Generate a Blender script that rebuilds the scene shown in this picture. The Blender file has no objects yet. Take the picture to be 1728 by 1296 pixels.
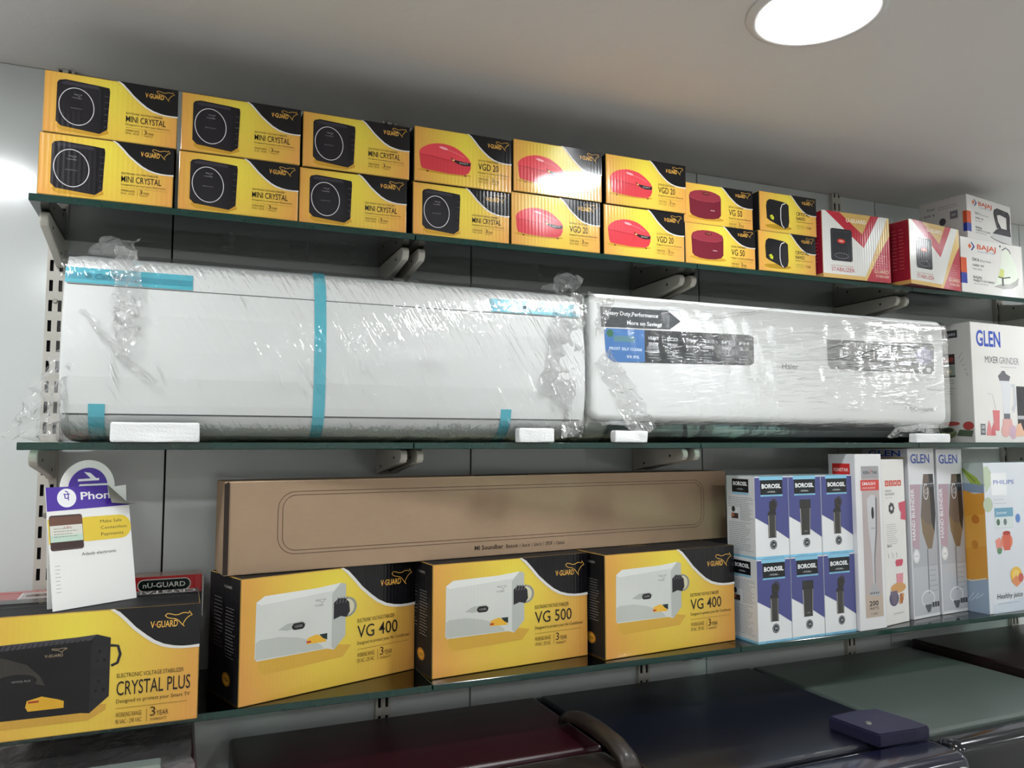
import bpy, bmesh, math, random
from mathutils import Vector, Matrix, noise

random.seed(7)
SC = bpy.context.scene
COL = SC.collection
EYE = 1.73                      # eye level above the floor = level of the middle shelf
PI = math.pi

# ------------------------------------------------------------------ camera
cam_d = bpy.data.cameras.new('camera')
cam_d.sensor_fit = 'HORIZONTAL'
cam_d.sensor_width = 36.0
cam_d.lens = 36.0 * 1330.9 / 1728.0
cam_d.clip_start = 0.02
cam = bpy.data.objects.new('camera', cam_d)
COL.objects.link(cam)
yaw, pitch, roll = 0.3987, 0.0789, -0.00144
F = Vector((math.sin(yaw) * math.cos(pitch), math.cos(yaw) * math.cos(pitch), math.sin(pitch)))
R0 = Vector((math.cos(yaw), -math.sin(yaw), 0))
U0 = R0.cross(F)
R = R0 * math.cos(roll) + U0 * math.sin(roll)
U = -R0 * math.sin(roll) + U0 * math.cos(roll)
m = Matrix((R, U, -F)).transposed().to_4x4()
m.translation = Vector((0, -1.6263, EYE))
cam.matrix_world = m
SC.camera = cam

# ------------------------------------------------------------------ world, exposure
w = bpy.data.worlds.new('world')
SC.world = w
w.use_nodes = True
w.node_tree.nodes['Background'].inputs['Color'].default_value = (0.8, 0.85, 0.9, 1)
w.node_tree.nodes['Background'].inputs['Strength'].default_value = 0.05
SC.view_settings.view_transform = 'Standard'
SC.view_settings.look = 'None'
SC.view_settings.gamma = 1.0
SC.view_settings.use_curve_mapping = False
SC.view_settings.exposure = 0.62
LAMP_STRENGTH = 62.0
SC.cycles.max_bounces = 7
SC.cycles.diffuse_bounces = 4
SC.cycles.glossy_bounces = 3
SC.cycles.transparent_max_bounces = 12
SC.cycles.caustics_reflective = False
SC.cycles.caustics_refractive = False

# ------------------------------------------------------------------ materials
def lin(c):
    return c / 12.92 if c <= 0.04045 else ((c + 0.055) / 1.055) ** 2.4

def rgb(h):
    h = h.lstrip('#')
    return tuple(lin(int(h[i:i + 2], 16) / 255) for i in (0, 2, 4)) + (1.0,)

def sock(nt, node, name, val):
    s = node.inputs[name]
    if hasattr(val, 'is_linked'):
        nt.links.new(val, s)
    else:
        s.default_value = val

class N:
    """small node-tree writer"""
    def __init__(s, name):
        s.m = bpy.data.materials.new(name)
        s.m.use_nodes = True
        s.nt = s.m.node_tree
        s.b = s.nt.nodes['Principled BSDF']
        s.out = s.nt.nodes['Material Output']
    def n(s, t, **kw):
        nd = s.nt.nodes.new(t)
        for k, v in kw.items():
            if k.startswith('_'):
                setattr(nd, k[1:], v)
            else:
                sock(s.nt, nd, k.replace('__', ' '), v)
        return nd
    def math(s, op, a, b=0.0, c=None):
        nd = s.nt.nodes.new('ShaderNodeMath')
        nd.operation = op
        for i, v in enumerate((a, b) if c is None else (a, b, c)):
            if hasattr(v, 'is_linked'):
                s.nt.links.new(v, nd.inputs[i])
            else:
                nd.inputs[i].default_value = v
        return nd.outputs[0]
    def mix(s, f, a, b):
        nd = s.nt.nodes.new('ShaderNodeMix')
        nd.data_type = 'RGBA'
        for i, v in ((0, f), (6, a), (7, b)):
            if hasattr(v, 'is_linked'):
                s.nt.links.new(v, nd.inputs[i])
            else:
                nd.inputs[i].default_value = v
        return nd.outputs[2]
    def p(s, **kw):
        for k, v in kw.items():
            sock(s.nt, s.b, k.replace('__', ' '), v)
        return s
    def obj(s):
        return s.n('ShaderNodeTexCoord').outputs['Object']
    def sep(s, v):
        return s.n('ShaderNodeSeparateXYZ', Vector=v).outputs
    def noise(s, vec, scale, detail=2.0, rough=0.5, w=None):
        nd = s.n('ShaderNodeTexNoise', Vector=vec, Scale=scale, Detail=detail, Roughness=rough)
        if w is not None:
            nd.noise_dimensions = '4D'
            s.nt.links.new(w, nd.inputs['W'])
        return nd.outputs['Fac']
    def bump(s, h, dist=1.0, strength=1.0):
        nd = s.n('ShaderNodeBump', Height=h, Distance=dist, Strength=strength)
        s.nt.links.new(nd.outputs['Normal'], s.b.inputs['Normal'])
        return nd.outputs['Normal']

def carton_relief(k, amount=1.0, flute=1.0):
    """gentle buckling and fluting of printed board, the same for board and print of one carton"""
    o = k.obj()
    loc = k.n('ShaderNodeObjectInfo').outputs['Location']
    l = k.sep(loc)
    wv = k.math('MULTIPLY_ADD', l[0], 7.3, k.math('MULTIPLY', l[2], 11.7))
    nz = k.noise(o, 6.5, 1.0, 0.4, wv)
    x = k.sep(o)
    wave = k.math('SINE', k.math('MULTIPLY', k.math('ADD', x[0], x[1]), 2 * PI / 0.0072))
    h = k.math('ADD', k.math('MULTIPLY', nz, 0.015 * amount), k.math('MULTIPLY', wave, 0.000075 * flute))
    k.bump(h)

INKS = {}
def ink(h, rough=0.22, relief=1.0, coat=0.25, flute=1.0):
    key = (h, rough, relief, coat, flute)
    if key not in INKS:
        k = N('print ' + h)
        k.p(Base__Color=rgb(h), Roughness=rough, Specular__IOR__Level=0.35, Coat__Weight=coat, Coat__Roughness=0.07)
        if relief:
            carton_relief(k, relief, flute)
        INKS[key] = k.m
    return INKS[key]

def plain(name, h, rough=0.5, metal=0.0, grain=0.0, scale=40.0, coat=0.0, bumpy=0.0, spec=0.5):
    k = N(name)
    c = rgb(h)
    k.p(Roughness=rough, Metallic=metal, Coat__Weight=coat, Coat__Roughness=0.05, Specular__IOR__Level=spec)
    if grain:
        nz = k.noise(k.obj(), scale, 4.0, 0.6)
        d = tuple(v * (1 - grain) for v in c[:3]) + (1,)
        l = tuple(min(1, v * (1 + grain * 0.5)) for v in c[:3]) + (1,)
        k.p(Base__Color=k.mix(nz, d, l))
    else:
        k.p(Base__Color=c)
    if bumpy:
        k.bump(k.noise(k.obj(), scale * 1.5, 3.0, 0.6), bumpy)
    return k.m

def gradient_yellow(name, W, H, cu=0.5, cv=0.8):
    """printed yellow glow turning orange towards the ends of the carton"""
    k = N(name)
    x = k.sep(k.obj())
    du = k.math('MULTIPLY', k.math('SUBTRACT', k.math('DIVIDE', x[0], W), cu - 0.5), 1.9)
    dv = k.math('MULTIPLY', k.math('SUBTRACT', k.math('DIVIDE', x[2], H), cv), 0.62)
    r2 = k.math('SQRT', k.math('ADD', k.math('MULTIPLY', du, du), k.math('MULTIPLY', dv, dv)))
    rp = k.n('ShaderNodeValToRGB', Fac=r2)
    e = rp.color_ramp.elements
    e[0].position, e[0].color = 0.05, rgb('#e3d04a')
    e[1].position, e[1].color = 1.0, rgb('#d79a4c')
    n2 = e.new(0.5); n2.color = rgb('#dcb848')
    k.p(Base__Color=rp.outputs['Color'], Roughness=0.22, Specular__IOR__Level=0.35, Coat__Weight=0.25, Coat__Roughness=0.07)
    carton_relief(k)
    return k.m

# ------------------------------------------------------------------ mesh helpers
def mesh(name, verts, faces, mats, idx=None, smooth=False):
    me = bpy.data.meshes.new(name)
    me.from_pydata([tuple(v) for v in verts], [], faces)
    for mm in mats:
        me.materials.append(mm)
    if idx:
        me.polygons.foreach_set('material_index', idx)
    if smooth:
        me.polygons.foreach_set('use_smooth', [True] * len(me.polygons))
    me.update()
    return me

def bm_mesh(name, bm, mats, smooth=False):
    me = bpy.data.meshes.new(name)
    bm.to_mesh(me)
    bm.free()
    for mm in (mats if isinstance(mats, (list, tuple)) else [mats]):
        me.materials.append(mm)
    if smooth:
        me.polygons.foreach_set('use_smooth', [True] * len(me.polygons))
    return me

def bm_box(x0, x1, y0, y1, z0, z1, bevel=0.0, seg=2, bm=None):
    b = bmesh.new()
    bmesh.ops.create_cube(b, size=1.0)
    for v in b.verts:
        v.co = Vector(((x0 + x1) / 2 + v.co.x * (x1 - x0), (y0 + y1) / 2 + v.co.y * (y1 - y0), (z0 + z1) / 2 + v.co.z * (z1 - z0)))
    if bevel:
        bmesh.ops.bevel(b, geom=b.edges[:], offset=bevel, segments=seg, profile=0.5, affect='EDGES')
    if bm is None:
        return b
    tmp = bpy.data.meshes.new('tmp')
    b.to_mesh(tmp); b.free()
    bm.from_mesh(tmp)
    bpy.data.meshes.remove(tmp)
    return bm

def bm_cyl(bm, c, r0, r1, depth, axis='Z', seg=32):
    M = Matrix.Translation(c)
    if axis == 'Y':
        M = M @ Matrix.Rotation(PI / 2, 4, 'X')
    if axis == 'X':
        M = M @ Matrix.Rotation(PI / 2, 4, 'Y')
    bmesh.ops.create_cone(bm, cap_ends=True, segments=seg, radius1=r0, radius2=r1, depth=depth, matrix=M)
    return bm

def extrude_outline(pts, t, axis='X'):
    """solid plate from a 2-D outline; axis X: pts are (y, z), thickness along x; axis Z: pts are (x, y)"""
    n = len(pts)
    V = []
    for s in (-t / 2, t / 2):
        for a, b in pts:
            V.append((s, a, b) if axis == 'X' else ((a, s, b) if axis == 'Y' else (a, b, s)))
    Fs = [list(range(n))[::-1], [n + i for i in range(n)]]
    for i in range(n):
        j = (i + 1) % n
        Fs.append([i, j, n + j, n + i])
    return V, Fs

def place(name, me, parent=None, loc=(0, 0, 0), rot=(0, 0, 0)):
    o = bpy.data.objects.new(name, me)
    COL.objects.link(o)
    o.location = loc
    o.rotation_euler = rot
    if parent is not None:
        o.parent = parent
    return o

def tag(o, label, cat=None, group=None, kind=None):
    o['label'] = label
    if cat: o['category'] = cat
    if group: o['group'] = group
    if kind: o['kind'] = kind
    return o

def root(name, label, cat, loc, rz=0.0, group=None, rot=None):
    o = place(name, None, None, loc, rot or (0, 0, rz))
    o.empty_display_size = 0.05
    return tag(o, label, cat, group)

# ------------------------------------------------------------------ lettering and flat print
_TXT = {}
def _raw_text(s, bold, res):
    key = (s, bold, res)
    if key not in _TXT:
        cu = bpy.data.curves.new('t', 'FONT')
        cu.body = s
        cu.size = 1.0
        cu.offset = bold
        cu.resolution_u = res
        ob = bpy.data.objects.new('t', cu)
        me = bpy.data.meshes.new_from_object(ob)
        _TXT[key] = ([(v.co.x, v.co.y) for v in me.vertices], [tuple(p.vertices) for p in me.polygons])
        bpy.data.meshes.remove(me)
        bpy.data.objects.remove(ob)
        bpy.data.curves.remove(cu)
    return _TXT[key]

_cap = max(y for x, y in _raw_text('H', 0.0, 2)[0])

class Art:
    """flat print on the faces of one carton; coordinates u, v run 0..1 over the current face"""
    STEP = 0.000012
    def __init__(s, W, H, D, relief=1.0, coat=0.25, rough=0.22, base=0.0003, flute=1.0):
        s.W, s.H, s.D = W, H, D
        s.parts = {}
        s.layer = 0
        s.base = base
        s.relief, s.coat, s.rough, s.flute = relief, coat, rough, flute
        s.on('front'); s.part('front_print')
    def on(s, f):
        s.f = f
        s.fw, s.fh = {'front': (s.W, s.H), 'left': (s.D, s.H), 'top': (s.W, s.D)}[f]
        return s
    def part(s, name):
        s.cur = s.parts.setdefault(name, ([], [], [], []))
        return s
    def P(s, a, b):          # metres on the face -> local 3-D
        o = s.base + s.layer * s.STEP
        if s.f == 'front': return (a - s.W / 2, -s.D / 2 - o, b)
        if s.f == 'left': return (-s.W / 2 - o, s.D / 2 - a, b)
        return (a - s.W / 2, b - s.D / 2, s.H + o)
    def raw(s, pts, faces, col):
        V, Fc, I, M = s.cur
        mat = ink(col, s.rough, s.relief, s.coat, s.flute) if isinstance(col, str) else col
        if mat not in M: M.append(mat)
        mi = M.index(mat)
        b = len(V)
        V.extend(s.P(x, y) for x, y in pts)
        for f in faces:
            Fc.append([b + i for i in f]); I.append(mi)
        s.layer += 1
        return s
    def poly(s, pts, col):
        q = [(u * s.fw, v * s.fh) for u, v in pts]
        ar = sum(q[i][0] * q[(i + 1) % len(q)][1] - q[(i + 1) % len(q)][0] * q[i][1] for i in range(len(q)))
        if ar < 0: q = q[::-1]
        return s.raw(q, [list(range(len(q)))], col)
    def rect(s, u0, v0, u1, v1, col):
        return s.poly([(u0, v0), (u1, v0), (u1, v1), (u0, v1)], col)
    def rrect(s, u0, v0, u1, v1, r, col, n=5):
        q = []
        ru, rv = r / s.fw, r / s.fh
        for cx, cy, a in ((u1 - ru, v0 + rv, -PI / 2), (u1 - ru, v1 - rv, 0), (u0 + ru, v1 - rv, PI / 2), (u0 + ru, v0 + rv, PI)):
            for i in range(n + 1):
                t = a + PI / 2 * i / n
                q.append((cx + ru * math.cos(t), cy + rv * math.sin(t)))
        s._last = q
        return s.poly(q, col)
    def ell(s, cu, cv, ru, rv, col, n=28, a0=0.0, a1=2 * PI, tilt=0.0):
        full = abs(a1 - a0 - 2 * PI) < 1e-6
        q = []
        for i in range(n if full else n + 1):
            t = a0 + (a1 - a0) * i / n
            x, y = ru * math.cos(t), rv * math.sin(t)
            q.append((cu + x, cv + y + tilt * x))
        return s.poly(q, col)
    def ring(s, cu, cv, ru, rv, wd, col, n=40, tilt=0.0):
        return s.line([(cu + ru * math.cos(2 * PI * i / n), cv + rv * math.sin(2 * PI * i / n) + tilt * ru * math.cos(2 * PI * i / n)) for i in range(n)], wd, col, True)
    def line(s, pts, wd, col, closed=False):
        q = [Vector((u * s.fw, v * s.fh)) for u, v in pts]
        n = len(q)
        L, Rr = [], []
        for i in range(n):
            a = q[(i - 1) % n] if (closed or i > 0) else q[i]
            b = q[(i + 1) % n] if (closed or i < n - 1) else q[i]
            d = (b - a)
            d = d.normalized() if d.length > 1e-9 else Vector((1, 0))
            nn = Vector((-d.y, d.x)) * wd / 2
            L.append(q[i] + nn); Rr.append(q[i] - nn)
        V = [tuple(x) for x in L + Rr]
        Fc = [[i, n + i, n + (i + 1) % n, (i + 1) % n] for i in range(n if closed else n - 1)]
        return s.raw(V, Fc, col)
    def text(s, t, u, v, h, col, w=None, al='l', bold=0.0, rot=0.0, res=2, shear=0.0, flip=False):
        vv, ff = _raw_text(t, bold, res)
        if not vv: return s
        x0 = min(x for x, y in vv); x1 = max(x for x, y in vv)
        k = h * s.fh / _cap
        kx = k if w is None else w * s.fw / (x1 - x0)
        wid = (x1 - x0) * kx
        ox = {'l': 0, 'c': -wid / 2, 'r': -wid}[al]
        c, sn = math.cos(rot), math.sin(rot)
        pts = []
        for x, y in vv:
            a, b = (x - x0) * kx + ox, y * k
            a += shear * b
            if flip: a, b = -a, -b
            pts.append((u * s.fw + a * c - b * sn, v * s.fh + a * sn + b * c))
        return s.raw(pts, ff, col)
    def greek(s, u0, v1, u1, n, dv, wd, col, seed=1):
        """lines of print too small to read, as fine broken rules"""
        rr = random.Random(seed)
        for i in range(n):
            u = u0
            e = u1 - (u1 - u0) * rr.uniform(0, 0.3)
            V, Fc = [], []
            y = (v1 - i * dv) * s.fh
            while u < e:
                l = rr.uniform(0.05, 0.16) * (u1 - u0)
                a, b = u * s.fw, min(e, u + l) * s.fw
                k = len(V)
                V += [(a, y), (b, y), (b, y + wd), (a, y + wd)]
                Fc.append([k, k + 1, k + 2, k + 3])
                u += l + 0.02 * (u1 - u0)
            s.raw(V, Fc, col)
            s.layer -= 1
        s.layer += 1
        return s
    def meshes(s, key):
        out = []
        for name, (V, Fc, I, M) in s.parts.items():
            name = name.split('#')[0]
            if V:
                out.append((name, mesh(key + ' ' + name, V, Fc, M, I)))
        return out

def carton_body(key, W, H, D, front, side, top=None, edge=None, back=None, bevel=0.0014):
    b = bm_box(-W / 2, W / 2, -D / 2, D / 2, 0, H, bevel, 2)
    b.normal_update()
    mats = [front, side, top or side, edge or side]
    for f in b.faces:
        n = f.normal
        f.material_index = 0 if n.y < -0.99 else 2 if n.z > 0.99 else 1 if max(abs(n.x), abs(n.y), abs(n.z)) > 0.99 else 3
    return bm_mesh(key + ' carton', b, mats)

class Carton:
    def __init__(s, name, cat, W, H, D, body, art, part_labels=None):
        s.name, s.cat, s.W, s.H, s.D = name, cat, W, H, D
        s.parts = [('carton_board', body)] + art.meshes(name)
        s.pl = part_labels or {}
    def put(s, loc, rz, label, group=None, rx=0.0):
        o = root(s.name, label, s.cat, loc, rz, group)
        if rx: o.rotation_euler.x = rx
        for n, me in s.parts:
            c = place(n, me, o)
            if n in s.pl: c['label'] = s.pl[n]
        return o
    def put_front(s, fl, fr, z, label, group=None):
        """front bottom corners given (left, right)"""
        ang = math.atan2(fr[1] - fl[1], fr[0] - fl[0])
        mx, my = (fl[0] + fr[0]) / 2, (fl[1] + fr[1]) / 2
        return s.put((mx - math.sin(ang) * s.D / 2, my + math.cos(ang) * s.D / 2, z), ang, label, group)

# ------------------------------------------------------------------ the room
RX0, RX1, RY = -2.4628, 4.2472, -4.2
ZC = EYE + 0.694
M_wall = None
k = N('laminate wall')
nz = k.noise(k.obj(), 3.0, 3.0, 0.5)
k.p(Base__Color=k.mix(nz, rgb('#ccd1d0'), rgb('#d6dad8')), Roughness=0.16, Specular__IOR__Level=0.6)
k.bump(k.noise(k.obj(), 2.2, 1.0, 0.4), 0.0015)
M_wall = k.m
M_dark = plain('dark gap', '#0c0d0d', 0.8)
k = N('painted ceiling')
nz = k.noise(k.obj(), 60.0, 4.0, 0.6)
k.p(Base__Color=k.mix(k.noise(k.obj(), 1.7, 3.0, 0.6), rgb('#e0dbd8'), rgb('#e6e2df')), Roughness=0.75)
k.bump(nz, 0.0006)
M_ceil = k.m
M_paint = plain('painted wall', '#e4e4e0', 0.6, grain=0.04, scale=6)
k = N('floor tiles')
br = k.n('ShaderNodeTexBrick', Vector=k.obj(), Scale=1.0, Color1=rgb('#bcbab6'), Color2=rgb('#c4c2be'), Mortar=rgb('#7f7e7d'))
br.inputs['Mortar Size'].default_value = 0.004
br.inputs['Brick Width'].default_value = 0.6
br.inputs['Row Height'].default_value = 0.6
br.offset = 0.0
k.p(Base__Color=br.outputs['Color'], Roughness=0.25)
M_floor = k.m

def structure(name, me, label, loc=(0, 0, 0)):
    return tag(place(name, me, None, loc), label, None, None, 'structure')

structure('floor', bm_mesh('floor', bm_box(RX0, RX1, RY, 0.03, -0.05, 0), M_floor), 'grey tiled shop floor')
structure('ceiling', bm_mesh('ceiling', bm_box(RX0 - .05, RX1 + .05, RY - .05, 0.05, ZC, ZC + 0.05), M_ceil), 'plain grey white painted ceiling above the shelves')
structure('wall_left', bm_mesh('wall_left', bm_box(RX0 - .05, RX0, RY, 0.03, 0, ZC), M_paint), 'painted side wall at the left end of the shop')
structure('wall_right', bm_mesh('wall_right', bm_box(RX1, RX1 + .05, RY, 0.03, 0, ZC), M_paint), 'painted side wall at the right end of the shop')
structure('wall_front', bm_mesh('wall_front', bm_box(RX0 - .05, RX1 + .05, RY - .05, RY, 0, ZC), M_paint), 'painted wall opposite the shelves')
wb = structure('wall_back', bm_mesh('wall_back', bm_box(RX0 - .05, RX1 + .05, 0.008, 0.05, 0, ZC), M_dark), 'pale laminate panelled wall carrying the glass shelves')
pan = bm_mesh('wall panel', bm_box(-0.3034, 0.3034, 0, 0.009, 0, ZC - 0.001, 0.0008, 1), M_wall)
for i in range(-4, 7):
    place('panel', pan, wb, (-0.0228 + 0.61 * (i + 0.5), 0, 0))

# ceiling downlights
M_ring = plain('lamp ring', '#dcdad8', 0.4)
k = N('lamp diffuser')
k.p(Base__Color=(1, 1, 1, 1), Emission__Color=(0.95, 0.98, 1.0, 1), Emission__Strength=LAMP_STRENGTH)
M_lamp = k.m
def ring_mesh():
    prof = [(0.088, -0.002), (0.091, -0.007), (0.100, -0.008), (0.108, -0.004), (0.110, 0.0), (0.088, 0.0)]
    n = 48
    V = [(r * math.cos(2 * PI * i / n), r * math.sin(2 * PI * i / n), z) for i in range(n) for r, z in prof]
    q = len(prof)
    Fc = [[i * q + j, ((i + 1) % n) * q + j, ((i + 1) % n) * q + (j + 1) % q, i * q + (j + 1) % q] for i in range(n) for j in range(q)]
    return mesh('lamp ring', V, Fc, [M_ring], smooth=True)
b = bmesh.new()
bm_cyl(b, (0, 0, -0.003), 0.0885, 0.0885, 0.004, seg=48)
dif = bm_mesh('lamp diffuser', b, M_lamp)
rgm = ring_mesh()
lx = [-1.82, -0.45, 0.92, 2.29, 3.66]
ly = [-0.70, -2.10, -3.50]
nx_ = ['far left', 'second from the left', 'middle', 'second from the right', 'far right']
ny_ = ['in the row nearest the shelves', 'in the middle row', 'in the row farthest from the shelves']
for j, y in enumerate(ly):
    for i, x in enumerate(lx):
        lb = 'round white ceiling downlight %s %s' % (nx_[i], ny_[j])
        if i == 2 and j == 0:
            lb = 'round glowing white downlight set in the ceiling above the shelves'
        o = root('ceiling_light', lb, 'light', (x, y, ZC), 0, 'round ceiling downlights')
        place('trim_ring', rgm, o)
        place('diffuser', dif, o)

# ------------------------------------------------------------------ slotted uprights, brackets, glass shelves
M_steel = plain('powder coated steel', '#c4c0b6', 0.45, grain=0.12, scale=35)
M_slot = plain('slot shadow', '#141414', 0.9)  # near-black colour standing for the shade inside slots and holes
M_screw = plain('screw', '#8d8a84', 0.35, metal=0.8)
UX = [-0.213, 0.396, 1.012, 1.652, 2.292]
def upright_mesh(z0, z1):
    bm = bmesh.new()
    y0, y1 = -0.013, -0.011
    for a, c in ((-0.015, -0.0105), (-0.0045, 0.0045), (0.0105, 0.015)):
        bm_box(a, c, y0, y1, z0, z1, bm=bm)
    for a in (-0.015, 0.0135):
        bm_box(a, a + 0.0015, y1, -0.0002, z0, z1, bm=bm)
    pitch_ = 0.0366
    n = int((z1 - z0) / pitch_) + 1
    for i in range(n + 1):
        za = z0 + i * pitch_ - 0.008
        a, c = max(z0, za), min(z1, za + 0.016)
        if c - a > 0.001:
            bm_box(-0.0105, -0.0045, y0, y1, a, c, bm=bm)
            bm_box(0.0045, 0.0105, y0, y1, a, c, bm=bm)
    return bm_mesh('upright rail', bm, M_steel)
uz0, uz1 = EYE - 0.68, EYE + 0.693
um = upright_mesh(uz0, uz1)
ushade = bm_mesh('upright slot shade', bm_box(-0.0133, 0.0133, -0.004, -0.0004, uz0, uz1), M_slot)  # dark sheet added behind the slots so they look shaded inside
bs = bmesh.new()
bm_cyl(bs, (0, -0.0142, 0), 0.0045, 0.0035, 0.0025, 'Y', 14)
bm_box(-0.0028, 0.0028, -0.0157, -0.0152, -0.0004, 0.0004, bm=bs)
scm = bm_mesh('screw', bs, M_screw)
ulab = ['beside the wrapped air conditioner at the left end', 'behind the first joint of the glass shelves', 'behind the second joint of the glass shelves', 'behind the red and white cartons on the top shelf', 'at the far right end of the shelves']
for x, l in zip(UX, ulab):
    o = root('slotted_upright', 'off-white slotted steel upright ' + l, 'shelf upright', (x, 0, 0), 0, 'slotted uprights on the wall')
    place('rail', um, o)
    place('slot_shade', ushade, o)
    for dz in (0.262, -0.12, -0.5, 0.6):
        place('screw', scm, o, (0, 0, EYE + dz))

def bracket_mesh(L):
    pts = [(-0.0132, 0.0), (-L + 0.012, 0.0), (-L + 0.004, -0.003), (-L, -0.010), (-L + 0.001, -0.018), (-L + 0.008, -0.025),
           (-L * 0.55, -0.036), (-L * 0.25, -0.045), (-0.034, -0.049), (-0.022, -0.051), (-0.0132, -0.051)]
    V, Fc = extrude_outline(pts, 0.013)
    me = mesh('bracket arm', V, Fc, [M_steel])
    b = bmesh.new(); b.from_mesh(me)
    bmesh.ops.recalc_face_normals(b, faces=b.faces)
    bmesh.ops.bevel(b, geom=[e for e in b.edges], offset=0.0022, segments=2, profile=0.5, affect='EDGES')
    b.to_mesh(me); b.free()
    return me
bkm = bracket_mesh(0.215)
bh = bmesh.new()
for y, z in ((-0.165, -0.016), (-0.06, -0.034)):
    bm_cyl(bh, (-0.0066, y, z), 0.0028, 0.0028, 0.0008, 'X', 10)
    bm_cyl(bh, (0.0066, y, z), 0.0028, 0.0028, 0.0008, 'X', 10)
hlm = bm_mesh('rivet hole', bh, M_slot)
ZT, ZM, ZL = EYE + 0.386, EYE + 0.007, EYE - 0.413      # tops of the three glass shelves
TH = 0.0115
lvl = [('top', ZT, 0.260), ('middle', ZM, 0.260), ('lower', ZL, 0.277)]
joint_txt = ['left end', 'first joint', 'second joint', 'third joint', 'right end']
for nm, z, wd in lvl:
    for i, x in enumerate(UX):
        for sgn in ((0,) if i in (0, 4) else (-1, 1)):
            side = '' if sgn == 0 else (' left of the pair' if sgn < 0 else ' right of the pair')
            o = root('shelf_bracket', 'off-white steel bracket under the %s glass shelf, %s%s' % (nm, joint_txt[i], side), 'bracket',
                     (x + (0.006 if i == 0 else 0) + sgn * 0.0155, 0, z - TH - 0.0005), 0, 'brackets under the %s shelf' % nm)
            place('arm', bkm, o)
            place('rivet_hole', hlm, o)

# thin clear glass: tinted see-through faces with mirror reflection, deep green polished edges
k = N('shelf glass')
tr = k.n('ShaderNodeBsdfTransparent', Color=(0.72, 0.87, 0.80, 1))
gl = k.n('ShaderNodeBsdfGlossy', Color=(1, 1, 1, 1), Roughness=0.015)
fr = k.n('ShaderNodeFresnel', IOR=1.5)
mx = k.n('ShaderNodeMixShader', Fac=fr.outputs[0])
k.nt.links.new(tr.outputs[0], mx.inputs[1]); k.nt.links.new(gl.outputs[0], mx.inputs[2])
k.nt.links.new(mx.outputs[0], k.out.inputs['Surface'])
M_glass = k.m
M_gedge = plain('glass edge', '#09332c', 0.12, grain=0.3, scale=25, coat=0.4)
def pane(x0, x1, wd):
    b = bm_box(x0, x1, -wd, -0.0145, -TH, 0, 0.0008, 1)
    b.normal_update()
    for f in b.faces:
        f.material_index = 0 if abs(f.normal.z) > 0.99 else 1
    return bm_mesh('glass shelf', b, [M_glass, M_gedge])
XT = [-0.223, 0.386, 1.003, 1.632, 2.292]
XL = [-0.225, 0.418, 1.080, 1.757, 2.32]
for nm, z, wd in lvl:
    xs = XL if nm == 'lower' else XT
    for i in range(4):
        a, c = xs[i] + 0.001, xs[i + 1] - 0.001
        o = place('glass_shelf', pane(-(c - a) / 2, (c - a) / 2, wd), None, ((a + c) / 2, 0, z))
        tag(o, 'green edged glass shelf pane, %s level, %s from the left' % (nm, ('first', 'second', 'third', 'fourth')[i]), 'shelf', 'glass shelf panes')

# ------------------------------------------------------------------ yellow stabilizer cartons
GOLD, BLK, INKY = '#d9a84a', '#0d0c10', '#2b2310'
M_black = ink('#0f0e12', .6, 1.0, 0.0)
KANG1 = [(0.0, .80), (.08, .92), (.22, .88), (.36, .80), (.50, .80), (.64, .90), (.78, .90), (.86, .84), (.90, 1.0), (.94, .86), (1.0, .72), (.92, .68), (.84, .60), (.76, .44), (.70, .28), (.66, .10), (.72, 0.0)]
KANG2 = [(0.0, .80), (.10, .64), (.24, .58), (.38, .54), (.48, .44), (.56, .30), (.62, .16), (.72, 0.0)]
def kangaroo(a, u0, v0, u1, v1, wd, col=GOLD):
    for K in (KANG1, KANG2):
        a.line([(u0 + x * (u1 - u0), v0 + y * (v1 - v0)) for x, y in K], wd, col)

SW = [(.545, 1), (.575, .965), (.615, .886), (.66, .79), (.715, .70), (.76, .635), (.81, .586), (.86, .56), (.905, .548), (.95, .546), (1.0, .552)]
def swoosh(a, ku=1.0, kv=1.0):
    c = [(1 - (1 - u) * ku, 1 - (1 - v) * kv) for u, v in SW]
    d = 0.021
    a.part('brand_panel')
    a.poly(c + [(1, 1)], BLK)
    V = [(u, v) for u, v in c] ; L = [(max(0, u - d * 0.45), max(0, v - d)) for u, v in c]
    L[0] = (c[0][0] - d * .8, 1.0); L[-1] = (1.0, c[-1][1] - d * 1.2)
    for i in range(len(c) - 1):
        a.poly([V[i], V[i + 1], L[i + 1], L[i]], '#d8d6d2')
        a.layer -= 1
    a.layer += 1

def title(a, t, u0, u1, v, h, line1='ELECTRONIC VOLTAGE STABILIZER', line2='Designed to protect your Electronics', rng='170 VAC - 270 VAC', bold=0.003):
    a.part('lettering')
    w_ = u1 - u0
    a.text(line1, u0, v + h * 1.28, h * .30, INKY, w=min(.96 - u0, max(w_, .23)) * .92)
    a.text(t, u0, v, h, '#1d1a14', w=w_, bold=bold, res=3)
    a.text(line2, u0, v - h * .55, h * .27, INKY, w=min(.965 - u0, .34))
    a.rect(u0, v - h * .95, .955, v - h * .92, '#7a5a1c')
    a.text('WORKING RANGE', u0, v - h * 1.58, h * .34, '#5b4416', w=.105)
    a.text(rng, u0, v - h * 2.05, h * .32, '#5b4416', w=.105)
    a.rect(u0 + .125, v - h * 2.1, u0 + .127, v - h * 1.2, '#7a5a1c')
    a.text('3', u0 + .14, v - h * 1.75, h * .66, '#3b2a12', w=.022)
    a.text('YEAR', u0 + .166, v - h * 1.75, h * .36, '#3b2a12', w=.05)
    a.text('WARRANTY', u0 + .14, v - h * 2.1, h * .2, '#5b4416', w=.07)

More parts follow.
